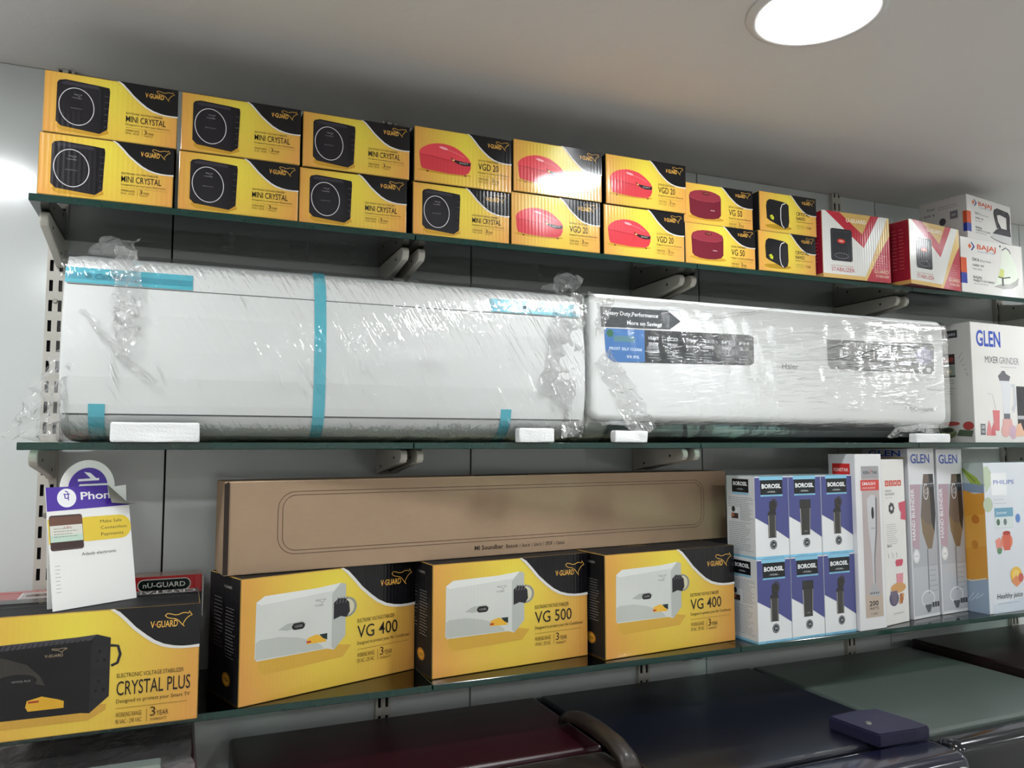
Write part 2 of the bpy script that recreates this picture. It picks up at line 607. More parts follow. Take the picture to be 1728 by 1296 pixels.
def brand(a, u0=.744, u1=.889, v=.80, h=.075, kg=(.83, .79, .97, .955)):
    a.part('brand_logo')
    a.text('V', u0, v, h, GOLD, w=(u1 - u0) * .15, bold=.02)
    a.rect(u0 + (u1 - u0) * .165, v + h * .35, u0 + (u1 - u0) * .2, v + h * .6, '#d0542a')
    a.text('GUARD', u0 + (u1 - u0) * .22, v, h, GOLD, w=(u1 - u0) * .78, bold=.015)
    kangaroo(a, *kg, wd=a.W * .0036)

def left_black(a):
    a.on('left').part('side_label')
    a.rect(.3, .62, .62, .88, '#c9c6c0'); a.greek(.34, .84, .58, 6, .035, .0008, '#26242a', 3)
    a.part('side_label#2').rect(.3, .2, .62, .42, '#b9b5ae'); a.greek(.34, .38, .58, 5, .035, .0008, '#26242a', 4)
    a.on('front')

def p_mini(a):
    a.part('product_picture')
    a.poly([(.10, .10), (.14, .05), (.40, .03), (.48, .10), (.46, .2), (.12, .2)], '#c0922f')
    a.poly([(.092, .823), (.105, .865), (.152, .891), (.40, .866), (.472, .852), (.478, .79), (.466, .16), (.412, .076), (.128, .128), (.092, .198)], '#1c1a20')
    a.poly([(.40, .866), (.472, .852), (.478, .79), (.466, .16), (.412, .076), (.392, .09), (.41, .3), (.412, .7)], '#141318')
    for i in range(6):
        v = .2 + i * .1
        a.rect(.44, v, .472, v + .012, '#3a3740'); a.layer -= 1
    a.layer += 1
    a.poly([(.115, .83), (.155, .865), (.39, .845), (.40, .80), (.13, .81)], '#34313a')
    a.ring(.237, .47, .127, .30, a.W * .0065, '#c9c8cb', tilt=-.12)
    a.text('V-GUARD', .237, .60, .022, '#8d8a90', al='c')
    kangaroo(a, .215, .635, .275, .675, a.W * .002, '#8d8a90')
    a.text('MINI CRYSTAL', .237, .43, .018, '#7c7980', al='c')

def p_dome(a):
    a.part('product_picture')
    a.ell(.30, .215, .27, .035, '#c0922f')
    a.poly([(.05, .52), (.09, .60), (.3, .70), (.5, .58), (.57, .455), (.55, .30), (.3, .25), (.07, .30)], '#c93a44')
    a.poly([(.05, .52), (.055, .40), (.062, .30), (.075, .245), (.16, .225), (.34, .205), (.50, .215), (.545, .26), (.566, .345), (.57, .455), (.40, .42), (.2, .44)], '#c93a44')
    a.poly([(.045, .52), (.06, .585), (.09, .637), (.14, .69), (.19, .72), (.24, .738), (.287, .742), (.35, .73), (.40, .708), (.44, .675), (.48, .63), (.515, .58), (.545, .53), (.57, .455), (.45, .455), (.30, .475), (.15, .505), (.06, .49)], '#d9444e')
    a.line([(.05, .50), (.15, .485), (.30, .455), (.45, .435), (.56, .44)], a.W * .005, '#9c2832')
    a.ell(.29, .66, .045, .022, '#f0aab0', tilt=-.3)
    a.line([(.33, .64), (.42, .60), (.50, .54)], a.W * .004, '#ee8890')
    a.poly([(.357, .515), (.40, .475), (.50, .455), (.567, .455), (.56, .395), (.49, .385), (.43, .41), (.38, .46)], '#211c20')
    a.ell(.39, .465, .012, .016, '#d9c06a'); a.text('SMART', .45, .415, .028, '#b8b4b0', w=.09)
    for u in (.12, .5):
        a.rect(u, .19, u + .02, .215, '#6a1a22')

def p_drum(a):
    a.part('product_picture')
    a.ell(.31, .16, .26, .06, '#c0922f')
    q = [(.08, .68), (.09, .26), (.12, .20), (.2, .155), (.31, .14), (.42, .155), (.5, .2), (.53, .27), (.535, .68)]
    a.poly(q, '#6d1c2c')
    a.poly([(.08, .68), (.10, .76), (.16, .815), (.24, .845), (.31, .85), (.39, .84), (.46, .81), (.52, .76), (.535, .68), (.5, .62), (.42, .58), (.31, .57), (.2, .58), (.11, .62)], '#8c2f3d')
    a.ell(.32, .77, .05, .035, '#4d121e'); a.text('V-GUARD', .32, .76, .03, '#c98a5a', w=.07, al='c')
    a.line([(.09, .64), (.2, .585), (.31, .573), (.43, .585), (.53, .65)], a.W * .004, '#a94a56')
    a.rect(.38, .36, .44, .375, '#d0b0b4')

def p_nano(a):
    a.part('product_picture')
    a.ell(.32, .14, .23, .06, '#b08a1f')
    a.poly([(.11, .64), (.125, .76), (.17, .82), (.24, .82), (.36, .80), (.46, .775), (.505, .72), (.51, .30), (.49, .17), (.43, .11), (.30, .20), (.17, .28), (.12, .33)], '#141318')
    a.poly([(.37, .80), (.46, .775), (.505, .72), (.51, .30), (.49, .17), (.43, .11), (.40, .16), (.405, .6)], '#1e1d22')
    a.line([(.45, .765), (.39, .72), (.365, .62), (.362, .35), (.38, .2), (.42, .13)], a.W * .012, '#dcdcda')
    a.poly([(.17, .40), (.21, .44), (.245, .37), (.235, .30), (.19, .33)], '#c6cc2e')
    a.text('3V', .18, .34, .05, '#22211f', w=.04)

def p_white(a):
    """white wall stabilizer with black terminal cover"""
    a.part('product_picture')
    a.poly([(.09, .28), (.12, .22), (.55, .24), (.6, .33), (.5, .36), (.1, .36)], '#cfa440')
    a.poly([(.075, .36), (.078, .80), (.12, .845), (.40, .855), (.535, .875), (.565, .86), (.565, .42), (.50, .315), (.46, .335), (.085, .335)], '#cfd2cc')
    a.poly([(.485, .79), (.535, .875), (.565, .86), (.565, .42), (.50, .315), (.485, .34)], '#b4b8b2')
    a.poly([(.078, .80), (.12, .845), (.40, .855), (.535, .875), (.49, .815), (.10, .775)], '#dfe1dc')
    a.poly([(.078, .345), (.078, .48), (.1, .50), (.2, .50), (.3, .47), (.38, .42), (.43, .37), (.44, .34)], '#b9bdb6')
    a.poly([(.19, .555), (.24, .595), (.32, .60), (.345, .57), (.31, .55), (.24, .54)], '#aeb2ab')
    a.rrect(.265, .535, .335, .59, .006, '#1b1b1d'); a.text('V-GUARD', .3, .553, .02, '#aaa9a6', w=.045, al='c')
    a.ell(.575, .66, .055, .085, '#8c8f89'); a.ell(.572, .66, .043, .07, '#cfc9ac')
    a.poly([(.495, .57), (.495, .71), (.52, .745), (.56, .74), (.585, .70), (.59, .62), (.57, .575), (.535, .59)], '#26242a')
    for i in range(4):
        a.line([(.51 + i * .018, .70), (.52 + i * .018, .755)], .0012, '#6d6b70')
    a.poly([(.345, .40), (.35, .45), (.40, .47), (.45, .43), (.455, .395)], '#e5b23b')
    a.poly([(.415, .465), (.46, .465), (.46, .41), (.435, .43)], '#1d3030')
    a.rect(.345, .41, .37, .425, '#b0322a')
    a.text('V-GUARD', .41, .70, .018, '#5d605c', w=.05, al='c')
    kangaroo(a, .39, .725, .45, .76, .0006, '#5d605c')

def p_plus(a):
    """long black stabilizer, seen from its right end"""
    a.part('product_picture')
    a.poly([(.0, .10), (.55, .10), (.62, .17), (.62, .22), (.0, .2)], '#c69a3e')
    a.poly([(.02, .17), (.02, .70), (.08, .755), (.50, .78), (.575, .80), (.63, .765), (.63, .28), (.555, .155), (.52, .165)], '#121114')
    a.poly([(.555, .155), (.55, .70), (.575, .80), (.63, .765), (.63, .28)], '#1f1d21')
    a.poly([(.03, .735), (.08, .765), (.50, .79), (.575, .80), (.55, .755), (.05, .71)], '#3d3b40')
    for i in range(24):
        u = .06 + i * .02
        a.line([(u, .725), (u + .012, .765)], .0012, '#17161a'); a.layer -= 1
    a.layer += 1
    a.poly([(.02, .64), (.10, .68), (.22, .67), (.31, .60), (.36, .5), (.38, .42), (.33, .45), (.27, .50), (.2, .46), (.02, .44)], '#37342f')
    a.ell(.27, .47, .08, .06, '#151417'); a.text('CRYSTAL PLUS', .29, .465, .014, '#8d8a86', w=.07, al='c')
    a.line([(.63, .70), (.66, .69), (.67, .62), (.66, .55), (.635, .53)], .004, '#242226')
    for (v0, v1) in ((.52, .70), (.27, .46)):
        a.rrect(.562, v0, .62, v1, .003, '#232125')
        for du, dv in ((.02, .75), (.01, .35), (.04, .35)):
            a.ell(.568 + du, v0 + dv * (v1 - v0), .006, .014, '#0b0b0c', n=10)
    a.poly([(.31, .26), (.315, .31), (.37, .335), (.43, .30), (.455, .28), (.455, .225), (.32, .225)], '#d8a62e')
    a.rect(.32, .29, .36, .305, '#9c3324')
    a.text('V-GUARD', .41, .645, .022, '#a9977a', w=.07, al='c'); kangaroo(a, .40, .675, .46, .715, .0006, '#a9977a')

def vguard(key, W, H, D, ttl, pic, u0, u1, v, h, ku=1.0, kv=1.0, side=None, **kw):
    a = Art(W, H, D)
    pic(a)
    swoosh(a, ku, kv)
    br_ = kw.pop('br', {})
    brand(a, **br_)
    title(a, ttl, u0, u1, v, h, **kw)
    (side or left_black)(a)
    front = gradient_yellow('yellow print ' + key, W, H)
    body = carton_body(key, W, H, D, front, M_black, M_black, ink('#a5823c'))
    return Carton('stabilizer_carton', 'carton', W, H, D, body, a)

mini = vguard('mini', .191, .0985, .165, 'MINI CRYSTAL', p_mini, .603, .907, .345, .10)
dome = vguard('dome', .194, .1035, .165, 'VGD 20', p_dome, .645, .858, .36, .12)
drum = vguard('drum', .184, .0885, .150, 'VG 50', p_drum, .645, .84, .31, .15)
# two-line title of the smallest cartons
a = Art(.163, .0905, .12)
p_nano(a); swoosh(a); brand(a); a.part('lettering')
a.text('CRYSTAL', .635, .50, .085, '#1d1a14', w=.24, bold=.01)
a.text('NANO', .635, .385, .085, '#1d1a14', w=.16, bold=.01)
a.text('Designed to protect your TV', .635, .33, .03, INKY, w=.30)
a.text('WORKING RANGE', .635, .22, .035, '#7c8a1f', w=.14); a.text('140 VAC - 295 VAC', .635, .17, .03, '#7c8a1f', w=.14)
a.text('3 YEAR', .80, .18, .06, '#3b2a12', w=.10)
left_black(a)
def grad_lime(W, H):
    return gradient_yellow('yellow print nano', W, H, .5, .7)
nano = Carton('stabilizer_carton', 'carton', .163, .0905, .12, carton_body('nano', .163, .0905, .12, grad_lime(.163, .0905), M_black, M_black, ink('#a5823c')), a)

YF = -0.2575
Z2 = ZT + 0.0003
G = 'yellow stabilizer cartons on the top shelf'
def top_box(c, xl, z, label, dy=0.0, rz=0.0):
    c.put((xl + c.W / 2, YF + c.D / 2 + dy, z), rz, label, G)
zu = ZT + 0.0985 + 0.0007
top_box(mini, -.2120, Z2, 'yellow carton picturing a black square unit, leftmost of the lower tier')
top_box(mini, -.2095, zu, 'yellow carton picturing a black square unit, leftmost of the upper tier', rz=0.012)
top_box(mini, -.0135, Z2, 'yellow carton picturing a black square unit, second from the left in the lower tier', dy=.002)
top_box(mini, -.0120, zu, 'yellow carton picturing a black square unit, second from the left in the upper tier')
top_box(mini, .1795, Z2, 'yellow carton picturing a black square unit, third from the left in the lower tier', dy=.004, rz=-.006)
top_box(mini, .1825, zu, 'yellow carton picturing a black square unit, third from the left in the upper tier', rz=.004)
top_box(mini, .3815, Z2, 'yellow carton picturing a black square unit, under the leftmost carton with a red dome', dy=.002)
top_box(dome, .3815, zu, 'yellow carton picturing a red dome unit, leftmost of these in the upper tier', dy=-.002, rz=.006)
top_box(dome, .5755, Z2, 'yellow carton picturing a red dome unit, left one of the two in the lower tier')
zu2 = ZT + 0.1035 + 0.0007
top_box(dome, .5785, zu2, 'yellow carton picturing a red dome unit, middle of the three in the upper tier', dy=-.004)
top_box(dome, .7785, Z2, 'yellow carton picturing a red dome unit, right one of the two in the lower tier')
top_box(dome, .7815, zu2, 'yellow carton picturing a red dome unit, rightmost of the three in the upper tier', dy=-.004, rz=.004)
top_box(drum, .9755, Z2, 'yellow carton picturing a dark red round unit, lower of its two')
top_box(drum, .9745, ZT + .0885 + .0007, 'yellow carton picturing a dark red round unit, upper of its two', dy=.004)
top_box(nano, 1.1665, Z2, 'small yellow carton picturing a black unit with a white stripe, lower of its two', dy=-.003)
top_box(nano, 1.1745, ZT + .0905 + .0007, 'small yellow carton picturing a black unit with a white stripe, upper of its two')

# large yellow cartons on the lower shelf
def left_vg(a):
    a.on('left').part('side_lettering')
    a.text('V-GUARD', .62, .90, .022, '#bdbab4', w=.25, al='c')
    a.part('side_lettering#1').greek(.18, .80, .48, 14, .03, .0012, '#8f8d8a', 5)
    a.part('side_lettering#2').greek(.56, .74, .86, 16, .026, .0012, '#8f8d8a', 9)
    a.part('side_badge').ell(.62, .17, .13, .055, '#b5762a'); a.ell(.62, .17, .10, .042, '#d59a35'); a.text('3 YEAR', .62, .155, .026, '#3a2512', w=.15, al='c')
    a.on('top').part('top_print')
    a.line([(0, .5), (1, .5)], .0012, '#000000')
    a.text('V-GUARD', .3, .62, .12, '#8f7440', w=.2)
    a.on('front')
LW, LH, LD = .335, .2005, .132
BIGBR = dict(u0=.775, u1=.905, v=.80, h=.05, kg=(.845, .79, .975, .925))
kwv = dict(ku=.99, kv=.86, side=left_vg, line2='Designed to protect your Air Conditioner', br=BIGBR)
vg400 = vguard('vg400', LW, LH, LD, 'VG 400', p_white, .635, .885, .375, .105, **kwv)
vg500 = vguard('vg500', LW, LH, LD, 'VG 500', p_white, .635, .885, .375, .105, **kwv)
GL = 'large yellow stabilizer cartons on the lower shelf'
ZLs = ZL + 0.0003
vg400.put_front((.097, -.2745), (.4175, -.168), ZLs, 'large yellow carton of a white unit, turned askew, next to the tent card carton', GL)
vg500.put_front((.4265, -.247), (.759, -.210), ZLs, 'large yellow carton marked 500 standing under the middle of the long brown box', GL)
vg400.put_front((.772, -.258), (1.106, -.227), ZLs, 'large yellow carton of a white unit beside the small blue and white cartons', GL)

def left_cp(a):
    left_vg(a)
    a.on('top').part('top_print')
    a.rect(0, .72, 1, 1, '#0f1413')
    a.text('CRYSTAL PLUS', .985, .975, .2, '#d3d4d0', w=.44, flip=True, bold=.012)
    a.on('front')
cplus = vguard('cplus', .33, .173, .138, 'CRYSTAL PLUS', p_plus, .66, .965, .275, .115, ku=.79, kv=.79, side=left_cp, line2='Designed to protect your Smart TV', rng='90 VAC - 290 VAC', br=dict(u0=.79, u1=.905, v=.815, h=.055, kg=(.85, .81, .965, .94)))
cplus.put((.038 - .165, -.2995 + .069, ZLs), 0.0, 'large yellow carton picturing a long black unit at the left end of the lower shelf', GL)

# ------------------------------------------------------------------ red cartons behind the tent card
M_red = ink('#b3262c')
a = Art(.15, .184, .052)
a.rect(.0, .84, 1, 1, '#c22a2c'); a.rrect(.30, .86, .88, .975, .010, '#e3e0da'); a.rrect(.31, .868, .87, .967, .009, '#17201d')
a.part('lettering').text('nU-GUARD', .59, .895, .045, '#e3e0da', w=.46, al='c', bold=.015)
a.rect(.34, .845, .9, .852, '#e3c9c4'); a.rect(.0, .70, 1, .835, '#15191a'); a.rect(0, .62, 1, .70, '#55585a')
redc = Carton('stabilizer_carton', 'carton', .15, .184, .052, carton_body('red', .15, .184, .052, M_red, ink('#8e1c24'), ink('#b58a7c'), ink('#c9a59a')), a)
ro = redc.put((-.030, -.048, ZLs), 0.0, 'red carton with a black oval emblem, standing behind the white tent card')
fp = place('open_flap', bm_mesh('flap', bm_box(.0762, .0778, -.060, -.026, .115, .1845, .0005, 1), ink('#cfcfcb')), ro)
fp['label'] = 'pale inner side of an open carton flap'
a = Art(.16, .168, .115)
a.on('top').part('top_print'); a.rect(.32, .2, .62, .8, '#d8d2cc'); a.rect(.34, .25, .6, .75, '#b9aaa6'); a.rect(.38, .4, .56, .6, '#4a3330')
for i in range(5): a.rect(.66 + i * .05, .1, .68 + i * .05, .9, '#d98c88')
a.rect(.02, .05, .28, .12, '#d98c88'); a.rect(.02, .85, .95, .92, '#d98c88')
redd = Carton('stabilizer_carton', 'carton', .16, .168, .115, carton_body('redlow', .16, .168, .115, ink('#25292a'), ink('#8e1c24'), M_red, ink('#c9a59a')), a)
redd.put((-.205, -.097, ZLs), 0.03, 'low red carton with a white label on top, behind the leftmost yellow carton')

# ------------------------------------------------------------------ white tent card
def tent_card():
    Wc, Hc = .128, .182
    lean = math.radians(12)
    M_card = plain('white card', '#e9e9e6', 0.35)
    ang = math.radians(33.5)
    base = Vector((-.1085, -.2545, ZL + .173 + .0012))
    o = root('tent_card', 'white folded payment tent card with purple header standing on the yellow carton', 'sign', base, ang)
    a = Art(Wc, Hc, 0.0016, relief=0, coat=0.2, rough=.3, base=.0002)
    a.part('header_print')
    a.poly([(0, .80), (1, .815), (1, .83), (.74, .905), (.74, 1.0), (0, 1.0)], '#4b2f9e')
    a.ell(.235, .905, .112, .079, '#efeff2')
    a.text('पे', .235, .885, .06, '#4b2f9e', al='c', bold=.01, res=4)
    a.text('Phon', .40, .885, .062, '#efeff2', w=.36, bold=.02, res=4)
    a.part('banner_print')
    a.rrect(.30, .53, 1.0, .735, .018, '#e3c63e')
    a.rect(.0, .53, .4, .735, '#e3c63e')
    for i, t in enumerate(('Make Safe', 'Contactless', 'Payments')):
        a.text(t, .615, .675 - i * .055, .026, '#2c2a26', w=(.27, .33, .28)[i], bold=.0)
    a.part('phone_picture')
    a.rrect(.015, .475, .40, .765, .004, '#4a3a35')
    a.rect(.02, .68, .395, .75, '#6d4a3d'); a.rect(.02, .56, .395, .68, '#d9d8ce'); a.rect(.02, .545, .395, .60, '#bfd6c6')
    a.rect(.03, .49, .385, .545, '#3b2724'); a.greek(.06, .65, .36, 4, .022, .001, '#8b8a84', 2); a.text('UPI', .18, .655, .014, '#b0322a', w=.08)
    a.part('lettering')
    a.text('Adeeb electronic', .365, .415, .026, '#3a3a3c', w=.42)
    a.greek(.05, .35, .11, 8, .03, .0008, '#9a9a98', 4)
    # front sheet
    def leaned(me):
        s, c = math.sin(lean), math.cos(lean)
        for v in me.vertices:
            y, z = v.co.y, v.co.z
            v.co.y, v.co.z = y * c + z * s, z * c - y * s
        return me
    pts = [(-Wc / 2, 0), (Wc / 2, 0), (Wc / 2, Hc * .82), (Wc / 2 - .033, Hc), (-Wc / 2, Hc)]
    V, Fc = extrude_outline(pts, .0016, 'Y')
    place('front_sheet', leaned(mesh('sheet', V, Fc, [M_card])), o)
    for n, me in a.meshes('tent'):
        place(n, leaned(me), o)
    # turned-down corner
    V = [(Wc / 2, -.001, Hc * .82), (Wc / 2 - .033, -.001, Hc), (Wc / 2 - .034, -.010, Hc * .835), (Wc / 2 + .006, -.009, Hc * .815)]
    V += [(x, y - .0012, z) for x, y, z in V]
    fo = place('folded_corner', leaned(mesh('fold', V, [[0, 1, 2], [0, 2, 3], [4, 6, 5], [4, 7, 6], [0, 4, 5, 1], [1, 5, 6, 2], [2, 6, 7, 3], [3, 7, 4, 0]], [plain('card back', '#8b8880', .7, grain=.15)])), o)
    fo['label'] = 'grey corner of the header curled forward'
    # back sheet with round tab
    bx = .066
    ht = Hc * math.cos(lean)
    q = [(-Wc / 2 + .004, 0), (Wc / 2, 0), (Wc / 2, ht * .995)]
    cx, cz, r = .002, ht * .985, .043
    q += [(cx + r * math.cos(t), cz + r * math.sin(t)) for t in [i * PI / 20 for i in range(21)]]
    q += [(-Wc / 2 + .004, ht * .985)]
    V, Fc = extrude_outline(q, .0016, 'Y')
    yt = Hc * math.sin(lean) + .004
    for i, (x, y, z) in enumerate(V):
        V[i] = (x, y + yt + (min(z, ht) - ht) / ht * .018, z)
    place('back_sheet', mesh('back sheet', V, Fc, [M_card]), o)
    b2 = Art(Wc, Hc, 0, relief=0, coat=.2, rough=.3)
    b2.part('tab_print')
    cu, cv = (cx + Wc / 2) / Wc, cz / Hc
    b2.ell(cu, cv, .031 / Wc, .031 / Hc, '#4b2f9e', n=36)
    b2.poly([(cu - .13, cv + .055), (cu + .13, cv + .06), (cu + .13, cv + .08), (cu - .13, cv + .075)], '#efeff2')
    b2.poly([(cu - .06, cv + .135), (cu + .02, cv + .125), (cu + .10, cv + .075), (cu + .03, cv + .075)], '#efeff2')
    for n, me in b2.meshes('tab'):
        for v in me.vertices: v.co.y += yt - .0014
        place(n, me, o)
tent_card()

# ------------------------------------------------------------------ long brown carton
k = N('brown board')
o_ = k.obj()
nz = k.noise(o_, 14.0, 5.0, 0.6)
fib = k.noise(k.n('ShaderNodeMapping', Vector=o_, Scale=(60, 300, 700)).outputs[0], 1.0, 2.0, 0.5)
k.p(Base__Color=k.mix(k.math('ADD', k.math('MULTIPLY', nz, .7), k.math('MULTIPLY', fib, .3)), rgb('#937b64'), rgb('#a68e75')), Roughness=0.75, Specular__IOR__Level=.2)
k.bump(k.math('ADD', k.math('MULTIPLY', k.noise(o_, 7.0, 1.0), .0018), k.math('MULTIPLY', fib, .00008)))
M_brown = k.m
BW, BH, BD = 1.109, .154, .085
a = Art(BW, BH, BD, relief=0, coat=0, rough=.7)
a.part('outline_print')
for ins in (0.0, .010):
    q = []
    u0, u1, v0, v1, r = .078, .938, .19, .875, .03
    x0, x1, z0, z1 = u0 * BW + ins * .8, u1 * BW - ins * .8, v0 * BH + ins * .6, v1 * BH - ins * .6
    r -= ins * .7
    for cx, cz, t0 in ((x1 - r, z0 + r, -PI / 2), (x1 - r, z1 - r, 0), (x0 + r, z1 - r, PI / 2), (x0 + r, z0 + r, PI)):
        for i in range(9):
            t = t0 + PI / 2 * i / 8
            q.append(((cx + r * math.cos(t)) / BW, (cz + r * math.sin(t)) / BH))
    a.line(q, .0011, '#5d4a3c', True)
a.part('lettering')
a.text('MI Soundbar', .413, .085, .052, '#33291f', w=.056, bold=.02)
a.text('Bluetooth  /  Aux in  /  Line in  /  SPDIF  /  Optical', .475, .085, .045, '#3a2f25', w=.122, bold=.008)
a.on('top').part('top_seam'); a.line([(0, .5), (1, .5)], .0015, '#4a3a2c'); a.on('front')
sound = Carton('soundbar_carton', 'carton', BW, BH, BD, carton_body('sound', BW, BH, BD, M_brown, M_brown, M_brown, plain('worn board edge', '#b59b7f', .8, grain=.2, scale=90), bevel=.002), a)
so = sound.put_front((.072, -.238), (1.175, -.117), ZL + LH + .0012, 'long brown cardboard box with a rounded outline lying across the yellow cartons')
# open end edge and handle slot
V, Fc = extrude_outline([(-.004, 0), (.004, 0), (.004, BH * .965), (.002, BH * .985), (-.004, BH * .96)], .0015, 'Y')
place('board_edge', mesh('fluted edge', V, Fc, [plain('open flute', '#2b1f18', .9, grain=.4, scale=200)]), so, (-BW / 2 + .003, -BD / 2 - .0009, .002))
hq = [(-.062, 0), (-.035, .010), (-.015, .020), (.01, .022), (.035, .012), (.062, .001), (.035, -.004), (-.03, -.005)]
V, Fc = extrude_outline(hq, .0012, 'Z')
place('handle_slot', mesh('handle slot', V, Fc, [M_slot]), so, (-BW / 2 + .472 * BW, -BD / 2 + .012, BH + .0007))
# ------------------------------------------------------------------ red and white cartons on the top shelf
WU, HU, DU = .203, .157, .115
a = Art(WU, HU, DU)
a.part('ribbon_print')
a.poly([(0, .06), (0, 1), (.09, 1), (.60, .49), (.84, 1), (.975, 1), (.62, .06)], '#d9d9d4')
a.poly([(.05, 1), (.25, 1), (.585, .70), (.72, 1), (.84, 1), (.60, .49)], '#b32a38')
a.poly([(.25, 1), (.72, 1), (.585, .70)], '#c9a660')
a.poly([(.975, 1), (1, 1), (1, .62), (.66, .0), (.60, .0)], '#d8b870')
a.poly([(1, .72), (1, 0), (.63, 0), (.90, .55)], '#ad2b3c')
a.rect(0, 0, .60, .06, '#d3ae66')
a.part('product_picture')
a.rrect(.115, .26, .43, .745, .006, '#2b2c31'); a.line([(.14, .30), (.14, .70), (.40, .71)], .001, '#44464d')
a.ell(.27, .56, .06, .035, '#c2362f'); a.ell(.27, .56, .035, .015, '#e0a08f'); a.ring(.27, .34, .10, .04, .0008, '#8b8d94')
a.part('lettering')
a.text('U-GUARD', .50, .86, .055, '#efe6d8', w=.30, al='c', bold=.02)
a.part('product_lettering').text('ELECTRONIC VOLTAGE', .115, .175, .022, '#a35a50', w=.32)
a.text('STABILIZER', .115, .105, .055, '#b23a42', w=.34, bold=.006)
a.part('corner_lettering').text('GUARD', .97, .13, .055, '#ecd2b6', w=.22, al='r'); a.text('STABILIZER', .97, .07, .035, '#ecd2b6', w=.20, al='r')
a.greek(.74, .40, .96, 6, .04, .0012, '#d98f93', 3)
a.on('left').part('side_strip')
a.rect(0, 0, 1, .06, '#b98b4f'); a.part('side_lettering')
for i in range(5): a.part('side_lettering#%d' % i).greek(.12 + i * .16, .85, .24 + i * .16, 12, .055, .001, '#c8736f', 20 + i)
a.on('front')
ug = Carton('stabilizer_carton', 'carton', WU, HU, DU, carton_body('ug', WU, HU, DU, ink('#d3b064'), ink('#8a1d2c'), ink('#8a1d2c'), ink('#c9a37c')), a)
ug.put_front((1.350, -.262), (1.5525, -.268), Z2, 'red and white carton picturing a black unit, beside the small yellow cartons', 'red and white stabilizer cartons')
ug.put_front((1.597, -.287), (1.7985, -.262), Z2, 'red and white carton picturing a black unit, beside the white iron cartons', 'red and white stabilizer cartons')

# ------------------------------------------------------------------ white iron cartons
def iron_art(W, H, D, dark):
    a = Art(W, H, D)
    a.part('brand_logo')
    a.ell(.145, .845, .028, .05, '#d9622c', n=4)
    a.poly([(.16, .92), (.18, .92), (.225, .845), (.18, .77), (.16, .77), (.20, .845)], '#2c3c86')
    a.text('BAJAJ', .26, .81, .085, '#cf5a30', w=.30, bold=.02)
    a.text('Inspiring Trust', .27, .755, .028, '#7c94b8', w=.27)
    a.part('colour_stripe')
    a.rect(.0, .35, .085, .62, '#d2562c'); a.rect(.0, .16, .085, .35, '#2c3f9c')
    a.part('lettering')
    a.text('DX 6', .18, .59, .05, '#4a4a4c', w=.10, bold=.02); a.text('Dry Iron', .30, .585, .04, '#7a7a7c', w=.17)
    a.part('power_lettering').text('1000 W', .18, .49, .04, '#5a5a5c', w=.18, bold=.01); a.text('Non-stick', .18, .43, .03, '#7a7a7c', w=.14)
    a.part('series_lettering').text('BAJAJ', .18, .275, .04, '#4a4a4c', w=.13, bold=.01); a.text('MAJESTY DX SERIES', .18, .215, .035, '#5a5a5c', w=.33)
    a.greek(.18, .17, .5, 1, .03, .0012, '#8a8a8c', 2)
    a.part('product_picture')
    if dark:
        a.poly([(.50, .17), (.58, .27), (.70, .34), (.98, .34), (.99, .20), (.97, .09), (.78, .09), (.58, .13)], '#c9c9c8')
        a.poly([(.55, .25), (.64, .36), (.72, .42), (.97, .42), (.98, .27), (.76, .26)], '#47454a')
        a.poly([(.66, .40), (.62, .55), (.59, .72), (.61, .82), (.68, .87), (.94, .84), (.975, .76), (.97, .42), (.89, .42), (.89, .70), (.74, .73), (.67, .70), (.69, .56), (.76, .42)], '#3e3c41')
        a.line([(.50, .16), (.58, .12), (.78, .08), (.98, .08)], .002, '#5d5b5f')
    else:
        a.poly([(.50, .17), (.56, .34), (.62, .55), (.66, .85), (.74, .90), (.80, .80), (.88, .62), (.92, .40), (.90, .25), (.80, .17), (.66, .14)], '#dfe6d8')
        a.poly([(.58, .34), (.62, .52), (.68, .50), (.67, .36)], '#c9cf7a')
        a.poly([(.50, .17), (.66, .14), (.80, .17), (.90, .25), (.92, .40), (.86, .32), (.76, .25), (.62, .23)], '#a9aaa4')
        a.line([(.58, .36), (.66, .345), (.78, .38)], .003, '#4d4d4f'); a.rect(.635, .2, .665, .34, '#5d5d5f')
        a.line([(.66, .86), (.72, .92), (.78, .88), (.80, .82)], .003, '#6d6d70'); a.ell(.63, .93, .012, .02, '#3d3d40')
    a.on('left').part('side_stripe')
    a.rect(.92, .35, 1, .62, '#d2562c'); a.rect(.92, .16, 1, .35, '#2c3f9c')
    a.part('side_lettering').text('BAJAJ', .18, .80, .05, '#5d5b60', w=.16); a.greek(.4, .82, .9, 2, .05, .0012, '#7a787c', 5)
    a.text('DX 6', .12, .66, .05, '#4a484c', w=.22, bold=.01); a.part('side_mark').ell(.50, .48, .07, .085, '#4c4a50'); a.part('side_badge').rect(.66, .50, .82, .68, '#77757a'); a.text('BEE', .74, .57, .04, '#d5d3d5', al='c')
    a.part('side_lettering').greek(.1, .30, .85, 5, .05, .0012, '#8b898c', 6)
    a.on('front')
    return a
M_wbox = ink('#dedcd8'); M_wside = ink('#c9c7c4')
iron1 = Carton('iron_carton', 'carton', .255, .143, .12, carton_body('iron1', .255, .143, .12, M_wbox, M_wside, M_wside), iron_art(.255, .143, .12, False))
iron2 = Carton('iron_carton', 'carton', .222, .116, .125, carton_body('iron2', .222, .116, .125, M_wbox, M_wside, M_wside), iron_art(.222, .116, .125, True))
iron1.put_front((1.803, -.262), (2.0575, -.247), Z2, 'white carton picturing a pale iron, lower of the two at the shelf end', 'white iron cartons')
iron2.put_front((1.842, -.255), (2.061, -.219), ZT + .1437, 'white carton picturing a dark grey iron, upper of the two at the right end', 'white iron cartons')
